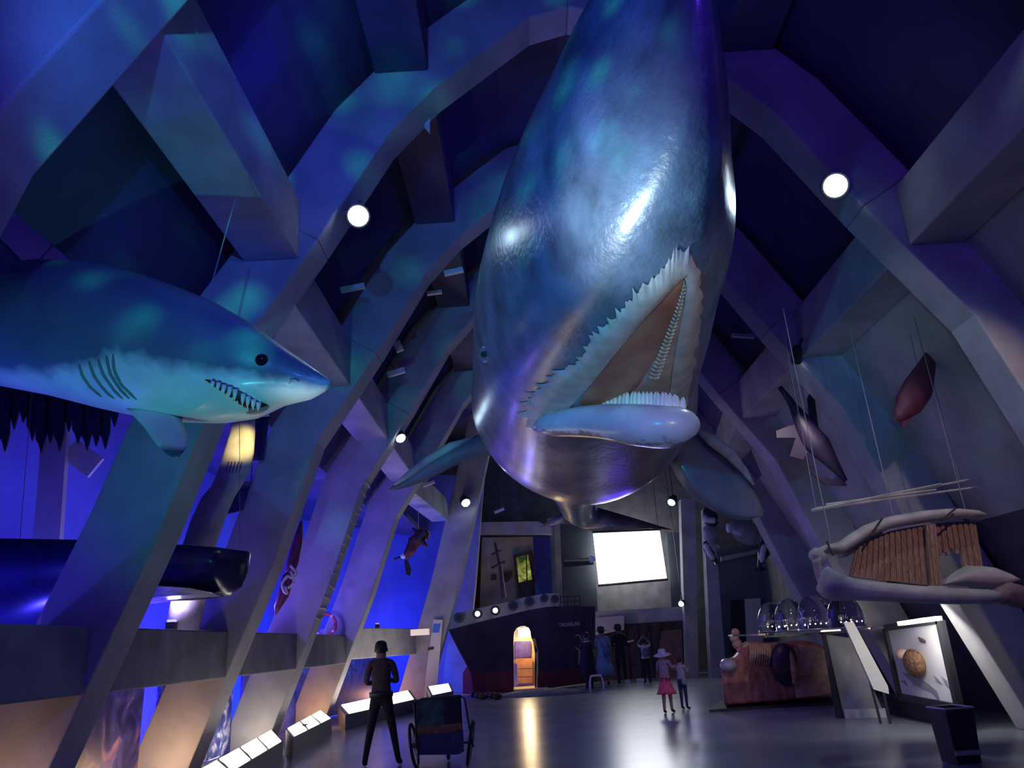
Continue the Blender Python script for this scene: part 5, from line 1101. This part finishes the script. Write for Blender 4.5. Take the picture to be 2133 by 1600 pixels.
p6, part = person('boy in navy trousers and grey shirt pointing beside the girl', f, h * 1.02, -0.7, [((-0.24, 0.1, 1.3), (-0.1, 0.34, 1.42)), ((0.22, 0.12, 1.22), (0.12, 0.36, 1.36))], cloth('shirt_grey', (0.30, 0.28, 0.36)), cloth('trousers_navy', (0.02, 0.025, 0.10)), 0.3)
part(MB().box((0.16, -0.14, 0.92), (0.16, 0.06, 0.22)), 'hip_bag', cloth('bag_green', (0.22, 0.30, 0.25)))
stl = thing('small_stool', 'small stool with pale bent legs on the floor before the stall', 'stool', tuple(FL(1245, 1440)))
sc0 = FL(1245, 1440); w_ = 0.20
for yy in (0, 0.28): MB().tube(cat_rom([sc0 + V((-w_, yy, 0)), sc0 + V((-w_ * 0.8, yy, 0.4)), sc0 + V((w_ * 0.8, yy, 0.4)), sc0 + V((w_, yy, 0))], 5), 0.02, 6).build('leg_frame', MATS['board_white'], stl)
MB().box(sc0 + V((0, 0.14, 0.43)), (0.34, 0.34, 0.04)).build('seat', MATS['board_white'], stl, bevel=0.01)
# hanging diver
dv = thing('hanging_diver', 'diver mannequin with swim fins hanging from the beam before the blue wall', 'diver', tuple(AT(870, 1130, 22.0))); y = 22.0
P_ = [(872, 1122), (862, 1132), (884, 1112), (893, 1104), (852, 1145), (842, 1160), (858, 1148), (846, 1166), (880, 1128), (890, 1140), (868, 1108), (858, 1100)]
vv = [AT(u, v, y + dy) for (u, v), dy in zip(P_, [0, 0, 0, 0, -0.1, -0.1, 0.15, 0.2, -0.25, -0.3, 0.2, 0.2])]
me = skin_mesh(vv, [(0, 1), (0, 2), (2, 3), (1, 4), (4, 5), (1, 6), (6, 7), (2, 8), (8, 9), (2, 10), (10, 11)], [0.18, 0.17, 0.17, 0.13, 0.11, 0.06, 0.11, 0.06, 0.08, 0.05, 0.08, 0.05]); me.name = 'body'
mat('wetsuit', (0.10, 0.02, 0.05), 0.5, var=0.3); obj('body', me, MATS['wetsuit'], dv, smooth=True)
MB().tube([AT(868, 1126, y - 0.25), AT(886, 1108, y - 0.25)], 0.09, 10).build('air_tank', MATS['dark_steel'], dv)
for (q, lb) in (([(845, 1158), (848, 1152), (828, 1160), (819, 1163), (822, 1166)], 0), ([(848, 1164), (842, 1168), (846, 1196), (854, 1200), (857, 1186)], 1)):
    MB().prism([AT(u, v, y - 0.05) for u, v in q], (0, 0.05, 0)).build('swim_fin', MATS['black_paint'], dv)
MB().ball(AT(840, 1158, y - 0.1), 0.08, 10, 8).build('boot', MATS['board_white'], dv, smooth=True)
MB().tube([AT(872, 1120, y), V((AT(872, 1120, y).x, y, 5.4))], 0.008, 5).build('hanging_wire', MATS['wire'], dv)
o = MB().box(AT(875, 1317, 22.5), (0.5, 0.25, 0.16)).build('beam_lamp', mat('warm_lens', (0.8, 0.7, 0.6), 0.5, emit=(0.9, 0.7, 0.6), es=0.5)); tag(o, 'small warm box lamp on the low beam by the pillar', 'lamp')

# ------------------------------------------------------------------ child trailer stroller
sf = FL(925, 1600); Y0 = sf.y
tr = thing('stroller', 'child trailer stroller with green mesh back, blue pocket and two spoked wheels', 'stroller', tuple(sf))
SP = lambda u, v, dy=0: AT(u, v, Y0 + dy)
mat('mesh_green', (0.03, 0.10, 0.08), 0.7, var=0.5, scale=10); mat('pocket_blue', (0.03, 0.05, 0.13), 0.7, var=0.3, scale=8); mat('trim_rust', (0.22, 0.10, 0.06), 0.7, var=0.3, scale=12); mat('cloth_dark', (0.015, 0.012, 0.03), 0.7); mat('rubber', (0.012, 0.012, 0.015), 0.6)
def panel(q, nm, m_, dy=0.0, th=0.03, dy2=None): return MB().prism([SP(u, v, dy) for u, v in q], (0, th, 0)).build(nm, MATS[m_], tr)
panel([(866, 1460), (926, 1454), (925, 1510), (868, 1516)], 'mesh_window', 'mesh_green')
panel([(926, 1454), (957, 1452), (960, 1506), (925, 1510)], 'side_cover', 'cloth_dark')
panel([(868, 1516), (925, 1510), (961, 1506), (962, 1520), (928, 1529), (869, 1531)], 'trim_band', 'trim_rust', -0.01)
panel([(869, 1531), (928, 1529), (964, 1522), (966, 1566), (955, 1572), (872, 1573)], 'pocket', 'pocket_blue', -0.05, 0.08)
b0, b1 = SP(868, 1458), SP(960, 1452)
mb = MB(); top = [SP(864, 1458, 0), SP(960, 1450, 0), SP(955, 1452, 0.8), SP(870, 1460, 0.8)]; bot = [SP(870, 1570, 0), SP(966, 1566, 0), SP(958, 1560, 0.85), SP(876, 1565, 0.85)]
mb.add(top + bot, [(0, 1, 2, 3), (4, 7, 6, 5), (1, 5, 6, 2), (2, 6, 7, 3), (3, 7, 4, 0)]).build('cabin', MATS['cloth_dark'], tr)
MB().tube([SP(860, 1464, -0.1), SP(880, 1456, -0.12), SP(958, 1449, -0.12), SP(968, 1456, -0.08), SP(975, 1500, 0), SP(986, 1556, 0.05)], 0.014, 8).build('push_bar', MATS['dark_steel'], tr)
MB().tube([SP(862, 1464, -0.1), SP(866, 1510, 0), SP(868, 1560, 0.05)], 0.014, 8).build('frame_tube', MATS['dark_steel'], tr)
for (u, lean_) in ((862, -0.04), (981, 0.05)):
    c = SP(u, 1562, 0.15); r = 0.27; c.z = r + 0.012
    wh = MB(); ring = [c + V((lean_ * math.sin(a), math.cos(a) * r, math.sin(a) * r)) for a in [2 * math.pi * k / 28 for k in range(29)]]
    wl = wh.tube(ring, 0.022, 8).build('wheel', MATS['rubber'], tr, smooth=True)
    MB().tube([c + (p - c) * 0.9 for p in ring], 0.010, 6).build('rim', MATS['steel'], wl, smooth=True)
    MB().tube([c + V((-0.04, 0, 0)), c + V((0.04, 0, 0))], 0.03, 10).build('hub', MATS['dark_steel'], wl)
    for k in range(12): MB().tube([c, c + (ring[(k * 28) // 12] - c) * 0.9], 0.003, 4).build('spoke', MATS['steel'], wl)
ax0, ax1 = SP(866, 1562, 0.15), SP(976, 1562, 0.15); ax0.z = ax1.z = 0.28; MB().tube([ax0, ax1], 0.015, 8).build('axle', MATS['dark_steel'], tr)
c = SP(935, 1585, 0.7); c.z = 0.11; MB().tube([c + V((-0.02, 0, 0)), c + V((0.02, 0, 0))], 0.10, 14).build('front_wheel', MATS['rubber'], tr); MB().tube([c, c + V((-0.05, -0.2, 0.16))], 0.015, 6).build('fork', MATS['dark_steel'], tr)
